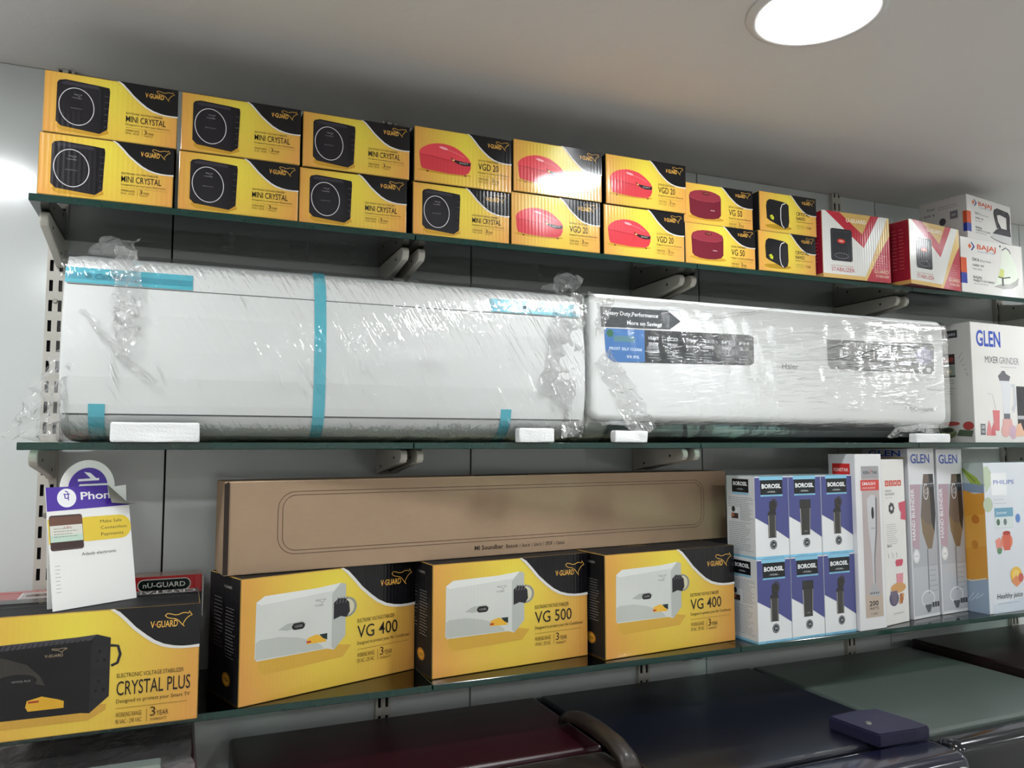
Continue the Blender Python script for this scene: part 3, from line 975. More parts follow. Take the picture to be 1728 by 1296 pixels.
# dark coiled cord bundle behind the red and white cartons
def coil():
    V, Fc = [], []
    n, mrad = 96, 8
    for i in range(n + 1):
        t = i / n * 2 * PI * 4
        c = Vector(((.030 + .006 * math.sin(t * .37)) * math.cos(t), .012 * math.sin(t * .5 + 1), .055 + (.052 + .005 * math.cos(t * .61)) * math.sin(t)))
        d = Vector((-math.sin(t), 0, math.cos(t)))
        e1 = Vector((math.cos(t), 0, math.sin(t))); e2 = Vector((0, 1, 0))
        for j in range(mrad):
            s_ = 2 * PI * j / mrad
            V.append(c + (e1 * math.cos(s_) + e2 * math.sin(s_)) * .0045)
    for i in range(n):
        for j in range(mrad):
            Fc.append([i * mrad + j, i * mrad + (j + 1) % mrad, (i + 1) * mrad + (j + 1) % mrad, (i + 1) * mrad + j])
    return mesh('cord coil', V, Fc, [plain('black cord', '#1c1e1c', .4)], smooth=True)
tag(place('cord_coil', coil(), None, (1.66, -.105, ZT + .068)), 'black coiled cord behind the red and white cartons', 'cord')

# ------------------------------------------------------------------ blender-grinder carton on the middle shelf
WM_, HM_, DM_ = .285, .313, .165
a = Art(WM_, HM_, DM_)
a.part('brand_logo').text('GLEN', .075, .805, .125, '#2f4fb0', w=.345, bold=.022, res=4)
a.part('lettering').text('MIXER', .185, .665, .055, '#58585c', w=.19, res=3)
a.text('GRINDER', .39, .665, .055, '#8a8a90', w=.29, res=3); a.greek(.40, .635, .66, 1, .03, .0012, '#9a9aa0', 3)
a.part('product_picture')
a.poly([(.36, .56), (.40, .585), (.42, .605), (.46, .605), (.48, .58), (.54, .56), (.52, .52), (.38, .52)], '#6b6b70')
a.poly([(.38, .52), (.52, .52), (.545, .49), (.50, .24), (.42, .24), (.395, .49)], '#d5d7da')
a.poly([(.53, .49), (.60, .50), (.61, .32), (.57, .25), (.53, .28), (.57, .33), (.57, .46)], '#c3c5c9')
a.rect(.42, .20, .51, .245, '#6c6f78'); a.poly([(.40, .20), (.53, .20), (.56, .06), (.38, .06)], '#d9a7a2')
a.poly([(.62, .48), (1, .48), (1, .10), (.62, .10)], '#39393d'); a.rect(.62, .20, 1, .23, '#b0b2b6')
a.poly([(.26, .27), (.36, .27), (.345, .10), (.275, .10)], '#d3797c'); a.line([(.31, .27), (.27, .40), (.20, .41)], .002, '#c8c8c4')
a.poly([(.16, .06), (.17, .12), (.20, .19), (.23, .12), (.25, .06)], '#d9898a'); a.poly([(.22, .06), (.24, .13), (.27, .17), (.29, .06)], '#cf7074')
a.ell(.43, .10, .06, .055, '#dcaaa4'); a.ell(.54, .09, .055, .06, '#c9a9bb')
a.poly([(.57, .05), (.60, .15), (.66, .17), (.72, .06)], '#e3b79c')
a.rect(.08, .065, .145, .155, '#5d5d62'); a.text('500', .112, .115, .03, '#dcdce0', w=.05, al='c', bold=.01); a.text('W', .112, .075, .03, '#dcdce0', al='c')
a.on('left').part('side_badge')
a.rect(.35, .88, .55, .945, '#3d3d42'); a.text('2', .45, .895, .035, '#cfcfd2', al='c'); a.part('side_badge#2').rect(.58, .88, .78, .945, '#3d3d42'); a.text('JARS', .68, .90, .02, '#cfcfd2', w=.13, al='c')
a.part('side_lettering').text('GRINDER', .06, .80, .035, '#6d6d72', w=.46)
a.part('food_photo').rect(.28, .655, .72, .745, '#3a2a2a'); a.ell(.42, .70, .06, .02, '#b54a44'); a.ell(.56, .695, .07, .022, '#b54a44'); a.ell(.66, .70, .04, .02, '#8e3a36')
a.part('food_photo#2').rect(.28, .56, .72, .65, '#8f9a90'); a.ell(.5, .60, .16, .03, '#c9b79a'); a.rect(.28, .55, .72, .565, '#3f4744')
a.part('side_lettering').greek(.28, .52, .72, 6, .022, .001, '#77777b', 4)
for i in range(5): a.line([(.78 + i * .03, .70 - i * .03), (.85 + i * .02, .75 - i * .05)], .0014, '#8d8d92')
a.part('mug_picture').ell(.30, .14, .12, .10, '#55585b'); a.ell(.30, .14, .085, .075, '#c3c3c2')
a.part('bowl_picture').ell(.55, .08, .15, .045, '#6f7a52'); a.ell(.55, .10, .13, .03, '#8f9a72'); a.ell(.55, .105, .10, .02, '#3d3f36')
a.part('tomato_picture').ell(.62, .16, .14, .018, '#b54a44'); a.ell(.9, .14, .09, .035, '#a9403c'); a.poly([(.7, .06), (.95, .05), (.98, .10), (.75, .11)], '#4c5a46')
a.on('front')
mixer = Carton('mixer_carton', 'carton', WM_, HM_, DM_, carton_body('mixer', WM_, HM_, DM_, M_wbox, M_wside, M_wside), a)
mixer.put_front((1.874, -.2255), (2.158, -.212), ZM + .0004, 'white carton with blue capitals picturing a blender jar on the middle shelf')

# ------------------------------------------------------------------ small blue and white bottle cartons
def bottle_art(kind):
    W, H, D = .093, .1735, .09
    a = Art(W, H, D, relief=.4, flute=.3)
    P_, LB = '#4b4f86', '#84bfda'
    a.part('field_print')
    a.poly([(0, .985), (1, .985), (1, .22), (.66, .325), (.34, .415), (0, .50)], P_)
    a.rect(.14, .955, .84, 1.0, LB); a.rect(0, 0, 1, .028, LB)
    a.part('label_print')
    a.rect(.17, .775, .83, .955, '#14181d'); a.rect(.17, .755, .83, .775, LB)
    a.part('lettering')
    a.text('BOROSIL', .5, .855, .05, '#e9ecec', w=.58, al='c', bold=.035)
    a.text('- HYDRA -', .5, .80, .02, '#c9ced0', w=.30, al='c', bold=.01)
    a.text('VACUUM INSULATED', .5, .762, .008, '#23485c', w=.5, al='c')
    a.part('foot_lettering').text('24 HRS HOT & COLD', .52, .008, .012, '#1d4f6c', w=.6, al='c')
    a.part('product_picture')
    if kind == 'loop':
        a.rect(.375, .25, .61, .545, '#3d3c3a'); a.poly([(.36, .53), (.625, .53), (.60, .575), (.40, .575)], '#2c2b2b')
        a.rrect(.42, .57, .62, .70, .006, '#2b2a2a'); a.ring(.56, .66, .085, .055, .003, '#39342d', 20)
        a.line([(.40, .26), (.395, .52)], .002, '#9a9892'); a.line([(.585, .26), (.59, .52)], .002, '#7d7b76')
    else:
        a.poly([(.36, .26), (.34, .60), (.66, .60), (.63, .26)], '#3a3937'); a.rect(.33, .60, .67, .70, '#2b2b2b')
        for i in range(6): a.rect(.36 + i * .05, .61, .37 + i * .05, .69, '#4d4c4a')
        a.line([(.36, .28), (.345, .59)], .002, '#a9a7a1'); a.line([(.625, .28), (.65, .59)], .002, '#8d8b86'); a.text('hydra', .5, .30, .015, '#b9b7b1', al='c')
    a.part('badge_print')
    a.ell(.52, .165, .105, .056, '#23282d'); a.ring(.52, .165, .08, .043, .001, '#b9c0c4', 24); a.text('24', .52, .15, .03, '#b9c0c4', al='c', bold=.01)
    a.on('left').part('side_strip')
    a.rect(.0, .0, 1, .028, LB)
    a.part('side_label').rect(.22, .80, .80, .965, '#14181d'); a.text('BOROSIL', .51, .885, .045, '#e9ecec', w=.5, al='c', bold=.03); a.text('- HYDRA -', .51, .83, .018, '#c9ced0', w=.26, al='c')
    a.rect(.22, .775, .80, .795, LB)
    a.part('side_lettering').greek(.08, .73, .95, 6, .022, .0009, '#6f7478', 1)
    a.part('side_picture').ell(.25, .585, .06, .035, '#2b2f33'); a.part('side_picture#2').rect(.18, .47, .42, .535, '#3d2f2b'); a.rect(.18, .49, .28, .53, '#a5624a')
    a.part('side_lettering').greek(.5, .60, .95, 8, .02, .0009, '#7d8286', 2); a.greek(.08, .42, .92, 15, .024, .0009, '#7d8286', 3)
    a.on('top').part('top_print'); a.rect(.0, .0, 1, .12, LB); a.line([(0, .5), (1, .5)], .0008, '#8d9296'); a.on('front')
    return a, W, H, D
GB = 'blue and white bottle cartons'
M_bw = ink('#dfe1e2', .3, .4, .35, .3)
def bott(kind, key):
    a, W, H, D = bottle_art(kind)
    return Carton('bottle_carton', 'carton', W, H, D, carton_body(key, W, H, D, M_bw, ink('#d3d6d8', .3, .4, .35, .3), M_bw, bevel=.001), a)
bl, bt = bott('loop', 'bloop'), bott('tumbler', 'btumb')
a0 = math.atan2(.011, .283)
for row, (z, dx) in enumerate(((ZLs, 0.0), (ZLs + .1741, .002))):
    for i, x in enumerate((1.126, 1.2205, 1.3155)):
        c = (bl, bt, bl)[i]
        y = -.2755 + (x - 1.126) * .035
        if row: y += .003
        c.put_front((x + dx, y), (x + dx + .093, y + .0033), z,
                    'blue and white bottle carton, %s of the %s row of three' % (('leftmost', 'middle', 'rightmost')[i], ('bottom', 'top')[row]), GB)

# ------------------------------------------------------------------ tall blender cartons
def tall(key, W, H, D, front, side, fn, name, lab, fl, fr, z=None):
    a = Art(W, H, D, relief=.5, flute=.2)
    fn(a)
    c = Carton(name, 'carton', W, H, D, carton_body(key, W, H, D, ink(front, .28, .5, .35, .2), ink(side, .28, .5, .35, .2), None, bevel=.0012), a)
    return c.put_front(fl, fr, ZLs, lab, 'tall hand blender cartons')

def f_smash(a):
    a.part('photo_print'); a.rect(.22, .07, .88, .86, '#b3a8a6'); a.rect(.22, .07, .88, .2, '#b9a99a'); a.rect(.22, .86, .88, .93, '#9c9b9e')
    a.part('brand_logo'); a.text('KEN', .30, .885, .016, '#2a2a2c', w=.22, bold=.02); a.text('TAR', .62, .885, .016, '#2a2a2c', w=.2, bold=.02); a.line([(.54, .885), (.62, .90), (.56, .91)], .0015, '#b3322c')
    a.part('title_print'); a.rect(.18, .79, .88, .85, '#c8423e'); a.text('SMASH', .24, .82, .018, '#e9dcd8', w=.5, bold=.01); a.text('HAND BLENDER', .24, .80, .009, '#e9dcd8', w=.5)
    a.part('product_picture')
    a.poly([(.40, .74), (.55, .765), (.72, .76), (.78, .74), (.74, .55), (.64, .40), (.62, .25), (.54, .25), (.52, .42), (.42, .58)], '#c3c3c6')
    a.poly([(.72, .76), (.78, .74), (.74, .55), (.64, .40), (.62, .25), (.585, .25), (.60, .41), (.69, .56)], '#77767b')
    a.ell(.60, .66, .05, .035, '#201f22'); a.text('kenstar', .60, .57, .008, '#3d3c40', w=.16, al='c')
    a.poly([(.54, .26), (.62, .26), (.70, .225), (.78, .215), (.79, .195), (.72, .185), (.44, .19), (.37, .20), (.42, .225)], '#a9a9ac')
    for i in range(5): a.ell(.43 + i * .07, .205, .02, .006, '#3d3c40', n=8)
    a.part('lettering'); a.text('200', .36, .135, .026, '#2a2a2c', w=.34, bold=.02); a.text('WATTS', .36, .112, .015, '#2a2a2c', w=.34, bold=.01); a.text('1 year', .42, .085, .012, '#3d3c40', w=.25)
    a.on('left').part('side_label'); a.rect(.16, .80, .82, .945, '#c2302f'); a.text('KENSTAR', .49, .90, .018, '#ead2cc', w=.55, al='c', bold=.02); a.rect(.5, .70, .82, .80, '#c2302f'); a.part('side_stripe').rect(.6, .08, .86, .30, '#c2302f')
    a.part('side_lettering').greek(.4, .66, .85, 14, .016, .0009, '#8d8d90', 3); a.text('F', .72, .40, .02, '#55555a'); a.on('front')

def f_usha(a):
    a.part('brand_logo')
    for i, ch in enumerate('USHA'):
        a.rect(.14 + i * .18, .835, .30 + i * .18, .87, '#c64b35'); a.text(ch, .22 + i * .18, .842, .02, '#f0e3dc', al='c', bold=.02)
    a.part('lettering'); a.text('HAND', .14, .80, .013, '#77777b', w=.26); a.text('BLENDER', .14, .78, .013, '#77777b', w=.4); a.text('Supersmart', .14, .762, .008, '#99999d', w=.3)
    a.part('feature_lettering').greek(.14, .60, .62, 10, .013, .0009, '#8d8d92', 5); a.part('power_lettering').text('300 W', .14, .465, .013, '#44444a', w=.2, bold=.01)
    for i in range(3): a.line([(.16 + i * .18, .43), (.19 + i * .18, .41), (.17 + i * .18, .40)], .0014, '#77777c')
    a.part('emblem_print'); 
    for i in range(7):
        t = 2 * PI * i / 7
        a.ell(.38 + .08 * math.cos(t), .70 + .022 * math.sin(t), .05, .014, '#3a3a3e', n=12)
    a.ell(.38, .70, .05, .013, '#d3d3d2', n=12)
    a.poly([(.70, .73), (1, .74), (1, .62), (.76, .63), (.80, .67), (.72, .69)], '#c64b62')
    a.part('product_picture')
    a.poly([(.46, .37), (.50, .385), (.78, .385), (.80, .37), (.74, .345), (.5, .345)], '#c84b62'); a.poly([(.48, .30), (.78, .30), (.74, .2), (.5, .2)], '#d58a94')
    a.ell(.55, .215, .33, .03, '#c9965a'); a.ell(.35, .155, .2, .045, '#53506e'); a.poly([(.2, .2), (.5, .2), (.46, .12), (.28, .12)], '#6a5f74')
    for i in range(9): a.ell(.60 + .04 * (i % 4) + .02 * (i // 4), .13 + .018 * (i // 3), .045, .014, ('#b5713f', '#c98d55', '#9c5a34')[i % 3], n=10)
    a.part('foot_lettering').text('DISH WASHER SAFE', .3, .06, .008, '#99999d', w=.45)

def f_glen(a):
    a.part('photo_print')
    a.rect(.04, .02, .98, .785, '#a9abb0'); a.poly([(.04, .785), (.42, .785), (.30, .40), (.04, .42)], '#b39aa4')
    a.rect(.04, .02, .98, .30, '#b4b7bc')
    a.part('brand_logo'); a.text('GLEN', .10, .912, .052, '#3d55a8', w=.72, bold=.02, res=4)
    a.part('product_picture')
    a.poly([(.56, .845), (.90, .845), (.90, .80), (.93, .62), (.90, .50), (.78, .40), (.62, .40), (.44, .50), (.40, .60), (.50, .76)], '#6d6058')
    a.poly([(.76, .845), (.93, .845), (.97, .60), (.90, .49), (.80, .56)], '#2b2a2d')
    a.poly([(.40, .60), (.44, .50), (.62, .40), (.78, .40), (.90, .50), (.80, .54), (.60, .55)], '#7d6a52')
    a.ring(.63, .74, .085, .045, .0024, '#d9d9dc', 24); a.text('G', .63, .725, .03, '#b9b9bc', al='c')
    a.rect(.585, .14, .625, .40, '#77797d')
    a.ring(.56, .11, .24, .045, .0035, '#d9dbdd', 24); a.poly([(.42, .075), (.70, .075), (.62, .03), (.52, .03)], '#55575b')
    a.rect(.68, .765, .92, .795, '#4a494c')
    a.part('badge_print'); a.ell(.18, .365, .12, .04, '#e3e3e4'); a.ring(.18, .365, .10, .033, .0008, '#9a9a9e', 20); a.text('1000', .18, .36, .008, '#6d6d72', w=.12, al='c')
    a.greek(.64, .30, .96, 6, .03, .001, '#77797d', 8)
    for i in range(3): a.rect(.70 + i * .095, .055, .78 + i * .095, .085, '#3d3d41')
    a.line([(.05, .786), (.97, .786)], .001, '#d5d6d8')
def vertical_word(a):
    a.part('lettering')
    vv, ff = _raw_text('HAND BLENDER', .012, 3)
    x0 = min(x for x, y in vv); x1 = max(x for x, y in vv)
    s_ = .30 * a.H / (x1 - x0); hh = .11 * a.W / _cap
    a.raw([(.17 * a.W - y * hh, .46 * a.H + (x - x0) * s_) for x, y in vv], ff, '#e9e9ec')
def f_glen_all(a):
    f_glen(a); vertical_word(a)
    a.on('left').part('side_print'); a.rect(.05, .0, .95, .70, '#b9bbc0'); a.part('side_logo').text('GLEN', .15, .953, .034, '#2f4fb0', w=.7, bold=.02, res=3); a.line([(.12, .938), (.95, .944)], .002, '#d9a83a'); a.part('side_lettering').greek(.12, .70, .9, 20, .026, .001, '#6d6f74', 4); a.on('front')
HG = .4065
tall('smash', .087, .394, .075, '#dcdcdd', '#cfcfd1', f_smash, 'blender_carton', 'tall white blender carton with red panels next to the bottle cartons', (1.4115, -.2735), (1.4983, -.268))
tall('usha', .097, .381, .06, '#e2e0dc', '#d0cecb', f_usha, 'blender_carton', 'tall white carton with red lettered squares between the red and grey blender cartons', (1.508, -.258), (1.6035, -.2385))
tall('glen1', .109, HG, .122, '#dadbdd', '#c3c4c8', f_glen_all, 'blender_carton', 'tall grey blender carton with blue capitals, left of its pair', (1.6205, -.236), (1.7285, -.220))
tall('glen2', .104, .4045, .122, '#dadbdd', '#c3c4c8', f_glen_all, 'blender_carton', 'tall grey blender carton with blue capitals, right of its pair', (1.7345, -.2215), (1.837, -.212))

# juicer carton, cut by the picture's right edge
WP, HP, DP = .30, .37, .085
a = Art(WP, HP, DP, relief=.5, flute=.2)
a.part('field_print')
a.poly([(0,.84),(.08,.86),(.11,.92),(.06,.97),(0,.96)], '#b4c3a0'); a.part('leaf_print').ell(.04, .72, .06, .05, '#b3c0a6'); a.part('field_print').poly([(0, .97), (.06, .98), (.10, .86), (.02, .80)], '#bccbb0')
a.part('ground_print').poly([(.05, .0), (1, 0), (1, .12), (.05, .06)], '#c7d2dd')
a.part('brand_logo'); a.rect(.09, .78, .29, .93, '#e9ebec'); a.text('PHILIPS', .12, .855, .027, '#7d8dc4', w=.27, bold=.01)
a.part('label_print'); a.rect(.12, .635, .36, .695, '#6d9db5'); a.text('Juicer', .14, .655, .018, '#dfe9ee', w=.14); a.rect(.12, .56, .36, .635, '#cfd9d8'); a.ell(.16, .60, .022, .022, '#4d6a58'); a.ell(.25, .60, .022, .022, '#6a7a78')
a.greek(.12, .75, .30, 2, .025, .001, '#a9b0b6', 2)
a.part('food_picture')
a.ell(.26, .47, .075, .055, '#d97a5c'); a.poly([(.21, .52), (.31, .52), (.30, .41), (.22, .41)], '#cf6450'); a.ell(.26, .525, .05, .014, '#a83c32')
a.poly([(.11, .48), (.17, .50), (.20, .41), (.13, .41)], '#e08c80'); a.ell(.16, .41, .03, .022, '#5d8a6a')
a.ell(.36, .24, .075, .055, '#e2b23e'); a.ell(.36, .24, .05, .036, '#eecb6a'); a.poly([(.29, .20), (.36, .16), (.43, .19), (.36, .24)], '#d98a5a'); a.ell(.42, .22, .035, .03, '#c25a4c')
a.ell(.42, .62, .03, .03, '#5d86c4'); a.ell(.72, .50, .18, .22, '#d3d5da'); a.ell(.72, .50, .12, .16, '#b9bcc2')
a.part('lettering'); a.text('Healthy juice made easy', .10, .095, .032, '#3d4346', w=.62, bold=.004, shear=.12, res=3); a.greek(.10, .06, .5, 1, .02, .001, '#8d9498', 2)
a.on('left').part('side_print')
a.rect(0, .86, 1, 1, '#a9b4b0'); a.rect(0, .80, 1, .86, '#7d8fa5'); a.poly([(0, .82), (.4, .81), (.7, .79), (1, .80), (1, .23), (0, .2)], '#c98e35'); a.poly([(0, .2), (1, .23), (1, 0), (0, 0)], '#8fa0b4')
a.poly([(0, .62), (1, .66), (1, .45), (0, .40)], '#d09a45'); a.poly([(.25, .98), (.8, .90), (.95, .85), (.6, .86)], '#8fa54a'); a.line([(.3, .97), (.75, .87)], .003, '#6d8236')
a.ell(.7, .62, .12, .03, '#b5702c'); a.ell(.65, .45, .1, .03, '#b87a2e'); a.line([(.05, .22), (.5, .205), (.95, .235)], .003, '#d9c8a0')
for i in range(3): a.line([(.3 + i * .15, .05 + i * .02), (.55 + i * .15, .13)], .002, '#b9c6d2')
a.on('front')
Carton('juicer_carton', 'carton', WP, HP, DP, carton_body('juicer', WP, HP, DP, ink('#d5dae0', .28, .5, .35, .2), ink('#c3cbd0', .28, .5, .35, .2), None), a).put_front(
    (1.842, -.2655), (2.142, -.253), ZLs, 'pale carton picturing fruit and orange juice at the right end of the lower shelf')

# ------------------------------------------------------------------ air conditioners
def film_mat(name, haze, rough, streak=1.0, tint=0.97, ruck=1.0):
    k = N(name)
    o = k.obj()
    mr = k.n('ShaderNodeMapping', Vector=o, Rotation=(0, math.radians(-60 if streak > 0 else 4), 0))
    mp = k.n('ShaderNodeMapping', Vector=mr.outputs[0], Scale=(14, 40, 120))
    s1 = k.noise(mp.outputs[0], 1.0, 3.0, 0.55)
    s2 = k.noise(o, 26.0, 3.0, 0.6)
    h = k.math('ADD', k.math('MULTIPLY', s1, 0.0016 * ruck), k.math('MULTIPLY', s2, 0.0012 * ruck))
    nb = k.n('ShaderNodeBump', Height=h, Distance=1.0, Strength=0.9)
    tr = k.n('ShaderNodeBsdfTransparent', Color=(tint, tint, tint, 1))
    gl = k.n('ShaderNodeBsdfGlossy', Color=(1, 1, 1, 1), Roughness=rough, Normal=nb.outputs[0])
    df = k.n('ShaderNodeBsdfDiffuse', Color=(.85, .85, .85, 1), Normal=nb.outputs[0])
    fr = k.n('ShaderNodeFresnel', IOR=1.5, Normal=nb.outputs[0])
    m1 = k.n('ShaderNodeMixShader', Fac=haze)
    k.nt.links.new(tr.outputs[0], m1.inputs[1]); k.nt.links.new(df.outputs[0], m1.inputs[2])
    m2 = k.n('ShaderNodeMixShader', Fac=k.math('MINIMUM', k.math('MULTIPLY', fr.outputs[0], 0.9), .45))
    k.nt.links.new(m1.outputs[0], m2.inputs[1]); k.nt.links.new(gl.outputs[0], m2.inputs[2])
    k.nt.links.new(m2.outputs[0], k.out.inputs['Surface'])
    return k.m
M_film1 = film_mat('cling film diagonal', 0.02, 0.07, 1, .99, 2.6)
M_film2 = film_mat('cling film level', 0.02, 0.10, -1, .99, 0.85)
M_crump = film_mat('crumpled film', 0.15, 0.10, 1, .92, 1.6)
M_acw = plain('white plastic', '#dcdfde', 0.3, spec=.45)
M_acg = plain('grey white plastic', '#c3c7bf', 0.4)
M_acd = plain('dark louvre', '#3d4345', 0.35)
M_seam = plain('seam', '#55585a', 0.6)
M_tape = plain('blue tape', '#4fb4c6', 0.3, grain=.08, scale=60)
M_tape2 = plain('blue tape band', '#3a97ad', 0.3, grain=.08, scale=60)

def resample(prof, n):
    P_ = [Vector(p) for p in prof]
    L = [0]
    for i in range(1, len(P_)): L.append(L[-1] + (P_[i] - P_[i - 1]).length)
    out = []
    i = 1
    for k_ in range(n + 1):
        d = L[-1] * k_ / n
        while i < len(P_) - 1 and d > L[i]:
            i += 1
        out.append(P_[i - 1].lerp(P_[i], min(1.0, (d - L[i - 1]) / (L[i] - L[i - 1]))))
    return out

def loft(prof, secs, mat_, cap=True, smooth=True, name='loft'):
    """closed profile (y, z) lofted along x through sections (x, scale about centre)"""
    n = len(prof)
    cy = sum(p[0] for p in prof) / n; cz = sum(p[1] for p in prof) / n
    V, Fc = [], []
    for x, s in secs:
        for y, z in prof:
            V.append((x, cy + (y - cy) * s, cz + (z - cz) * s))
    for i in range(len(secs) - 1):
        for j in range(n):
            Fc.append([i * n + j, i * n + (j + 1) % n, (i + 1) * n + (j + 1) % n, (i + 1) * n + j])
    if cap:
        Fc.append(list(range(n))); Fc.append([(len(secs) - 1) * n + j for j in range(n)][::-1])
    me = mesh(name, V, Fc, [mat_])
    b = bmesh.new(); b.from_mesh(me); bmesh.ops.recalc_face_normals(b, faces=b.faces)
    for f in b.faces: f.smooth = smooth and len(f.verts) == 4
    b.to_mesh(me); b.free()
    return me

def offset_prof(pts, d):
    out = []
    for i, p in enumerate(pts):
        a_ = pts[max(0, i - 1)]; b_ = pts[min(len(pts) - 1, i + 1)]
        t = (Vector(b_) - Vector(a_)).normalized()
        out.append((p[0] + t.y * d, p[1] - t.x * d))
    return out

def skin(pts, x0, x1, off, th, mat_, name, slant=0.0, nx=1):
    """solid strip following an open profile (y, z) between x0 and x1, proud of it by off"""
    A = offset_prof(pts, -off); B = offset_prof(pts, -(off - th))
    # choose the outward side (towards -y)
    if sum(p[0] for p in A) > sum(p[0] for p in pts):
        A = offset_prof(pts, off); B = offset_prof(pts, off - th)
    n = len(pts)
    V, Fc = [], []
    for P_ in (A, B):
        for i, (y, z) in enumerate(P_):
            s_ = slant * i / (n - 1)
            V += [(x0 + s_, y, z), (x1 + s_, y, z)]
    for i in range(n - 1):
        a_ = 2 * i; b_ = 2 * n + 2 * i
        Fc += [[a_, a_ + 1, a_ + 3, a_ + 2], [b_, b_ + 2, b_ + 3, b_ + 1], [a_, a_ + 2, b_ + 2, b_], [a_ + 1, b_ + 1, b_ + 3, a_ + 3]]
    Fc += [[0, 2 * n, 2 * n + 1, 1], [2 * n - 2, 2 * n - 1, 4 * n - 1, 4 * n - 2]]
    me = mesh(name, V, Fc, [mat_])
    b = bmesh.new(); b.from_mesh(me); bmesh.ops.recalc_face_normals(b, faces=b.faces); b.to_mesh(me); b.free()
    return me

def sub(prof, z0, z1, n=10):
    """part of the open front profile between two heights"""
    P_ = resample(prof, 1500)
    q = [p for p in P_ if z0 <= p[1] <= z1]
    st = max(1, len(q) // n)
    r = q[::st]
    if r[-1] != q[-1]: r.append(q[-1])
    return [(p[0], p[1]) for p in r]

def film_sheet(prof, x0, x1, off, nx, ny, mat_, amp, seed, name):
    P_ = resample(offset_prof(prof, -off) if sum(p[0] for p in offset_prof(prof, -off)) < sum(p[0] for p in prof) else offset_prof(prof, off), ny)
    V, Fc = [], []
    for i in range(nx + 1):
        x = x0 + (x1 - x0) * i / nx
        for j, p in enumerate(P_):
            q = Vector((x * 11 + seed, p[1] * 17, p[0] * 17 + seed * .3))
            d = amp * (noise.noise(q) * .9 + noise.noise(q * 3.1) * .45)
            d += amp * 1.2 * max(0, noise.noise(Vector((x * 30 + p[1] * 22, p[1] * 6, seed))) - .15)
            V.append((x, p[0] - abs(d), max(.0012, p[1] + d * .3)))
    n = ny + 1
    for i in range(nx):
        for j in range(ny):
            Fc.append([i * n + j, (i + 1) * n + j, (i + 1) * n + j + 1, i * n + j + 1])
    return mesh(name, V, Fc, [mat_], smooth=True)

def crumple(corners, nu, nv, amp, freq, seed, mat_, name, floor_z=.0012):
    """crumpled quad of film between four 3-D corners"""
    A, B, C_, D_ = [Vector(c) for c in corners]
    V, Fc = [], []
    nrm = (B - A).cross(D_ - A).normalized()
    for i in range(nu + 1):
        for j in range(nv + 1):
            u, v = i / nu, j / nv
            p = A.lerp(B, u).lerp(D_.lerp(C_, u), v)
            q = p * freq + Vector((seed, seed * 2, 0))
            d = Vector((noise.noise(q), noise.noise(q + Vector((9, 3, 1))), noise.noise(q + Vector((4, 8, 5)))))
            f = abs(noise.noise(q * 2.3))
            p = p + d * amp + nrm * (f * amp * .8)
            p.z = max(floor_z, p.z)
            V.append(p)
    n = nv + 1
    for i in range(nu):
        for j in range(nv):
            Fc.append([i * n + j, (i + 1) * n + j, (i + 1) * n + j + 1, i * n + j + 1])
    return mesh(name, V, Fc, [mat_])

# --- first unit: plain white, blue tape
fr1 = [(-.045, .302), (-.150, .304), (-.205, .300), (-.226, .292), (-.238, .278), (-.246, .250), (-.253, .200), (-.256, .150), (-.255, .100), (-.250, .060), (-.246, .042), (-.236, .026), (-.218, .012), (-.19, .004), (-.15, .0)]
back = [(-.06, .0), (-.045, .01)]
X0, X1 = -.172, .737
Zs = ZM + .0005
secs = [(X0, .90), (X0 + .003, .95), (X0 + .010, .983), (X0 + .022, 1.0), (X1 - .022, 1.0), (X1 - .010, .983), (X1 - .003, .95), (X1, .90)]
ac1 = root('air_conditioner', 'white wall air conditioner in cling film with blue tape strips, on the left', 'air conditioner', ((X0 + X1) / 2, 0, Zs))
xm = (X0 + X1) / 2
sh = lambda me: [setattr(v.co, 'x', v.co.x - xm) for v in me.vertices] and me
place('housing', sh(loft(fr1 + back, secs, M_acw, name='ac housing')), ac1)
place('front_panel', sh(skin(sub(fr1, .045, .244, 14), X0 + .004, X1 - .010, .0030, .003, M_acw, 'ac front panel')), ac1)
place('top_strip', sh(skin(sub(fr1, .2455, .290, 8), X0 + .004, X1 - .010, .0026, .0026, M_acw, 'ac top strip')), ac1)
place('air_flap', sh(skin(sub(fr1, .008, .0425, 8), X0 + .015, X1 - .03, .0022, .002, M_acw, 'ac flap')), ac1)
for nm_, z_ in (('panel_seam', .0438), ('panel_seam', .2448)):
    place(nm_, sh(skin(sub(fr1, z_ - .0015, z_ + .0015, 3), X0 + .006, X1 - .012, .0012, .001, M_seam, 'ac seam')), ac1)
tp = [(.2465, .272, X0 + .002, .0135), (.2465, .272, .537, X1 - .012)]
for z0, z1, xa, xb in tp:
    t_ = place('tape_strip', sh(skin(sub(fr1, z0, z1, 5), xa, xb, .0040, .0006, M_tape, 'tape')), ac1)
    place('tape_band', sh(skin(sub(fr1, z0 + .006, z0 + .016, 3), xa + .001, xb - .001, .0043, .0004, M_tape2, 'tape band')), t_)
place('tape_strip', sh(skin(sub(fr1, .012, .298, 22), .209, .229, .0040, .0006, M_tape, 'tape')), ac1)
place('tape_strip', sh(skin(sub(fr1, .006, .060, 8), -.131, -.108, .0040, .0006, M_tape, 'tape')), ac1)
place('tape_strip', sh(skin(sub(fr1, .006, .063, 8), .556, .577, .0040, .0006, M_tape, 'tape')), ac1)
lt = Art(.16, .03, 0, relief=0, rough=.3)
lt.part('lettering').text('Carrier', .32, .30, .30, '#23586c', w=.26, bold=.02, shear=.2)
lt.ell(.27, .45, .03, .16, '#23586c')
for n, me in lt.meshes('tape'):
    place(n, me, ac1, (.645 - xm, -.2500, .246), (math.radians(-8), 0, 0))
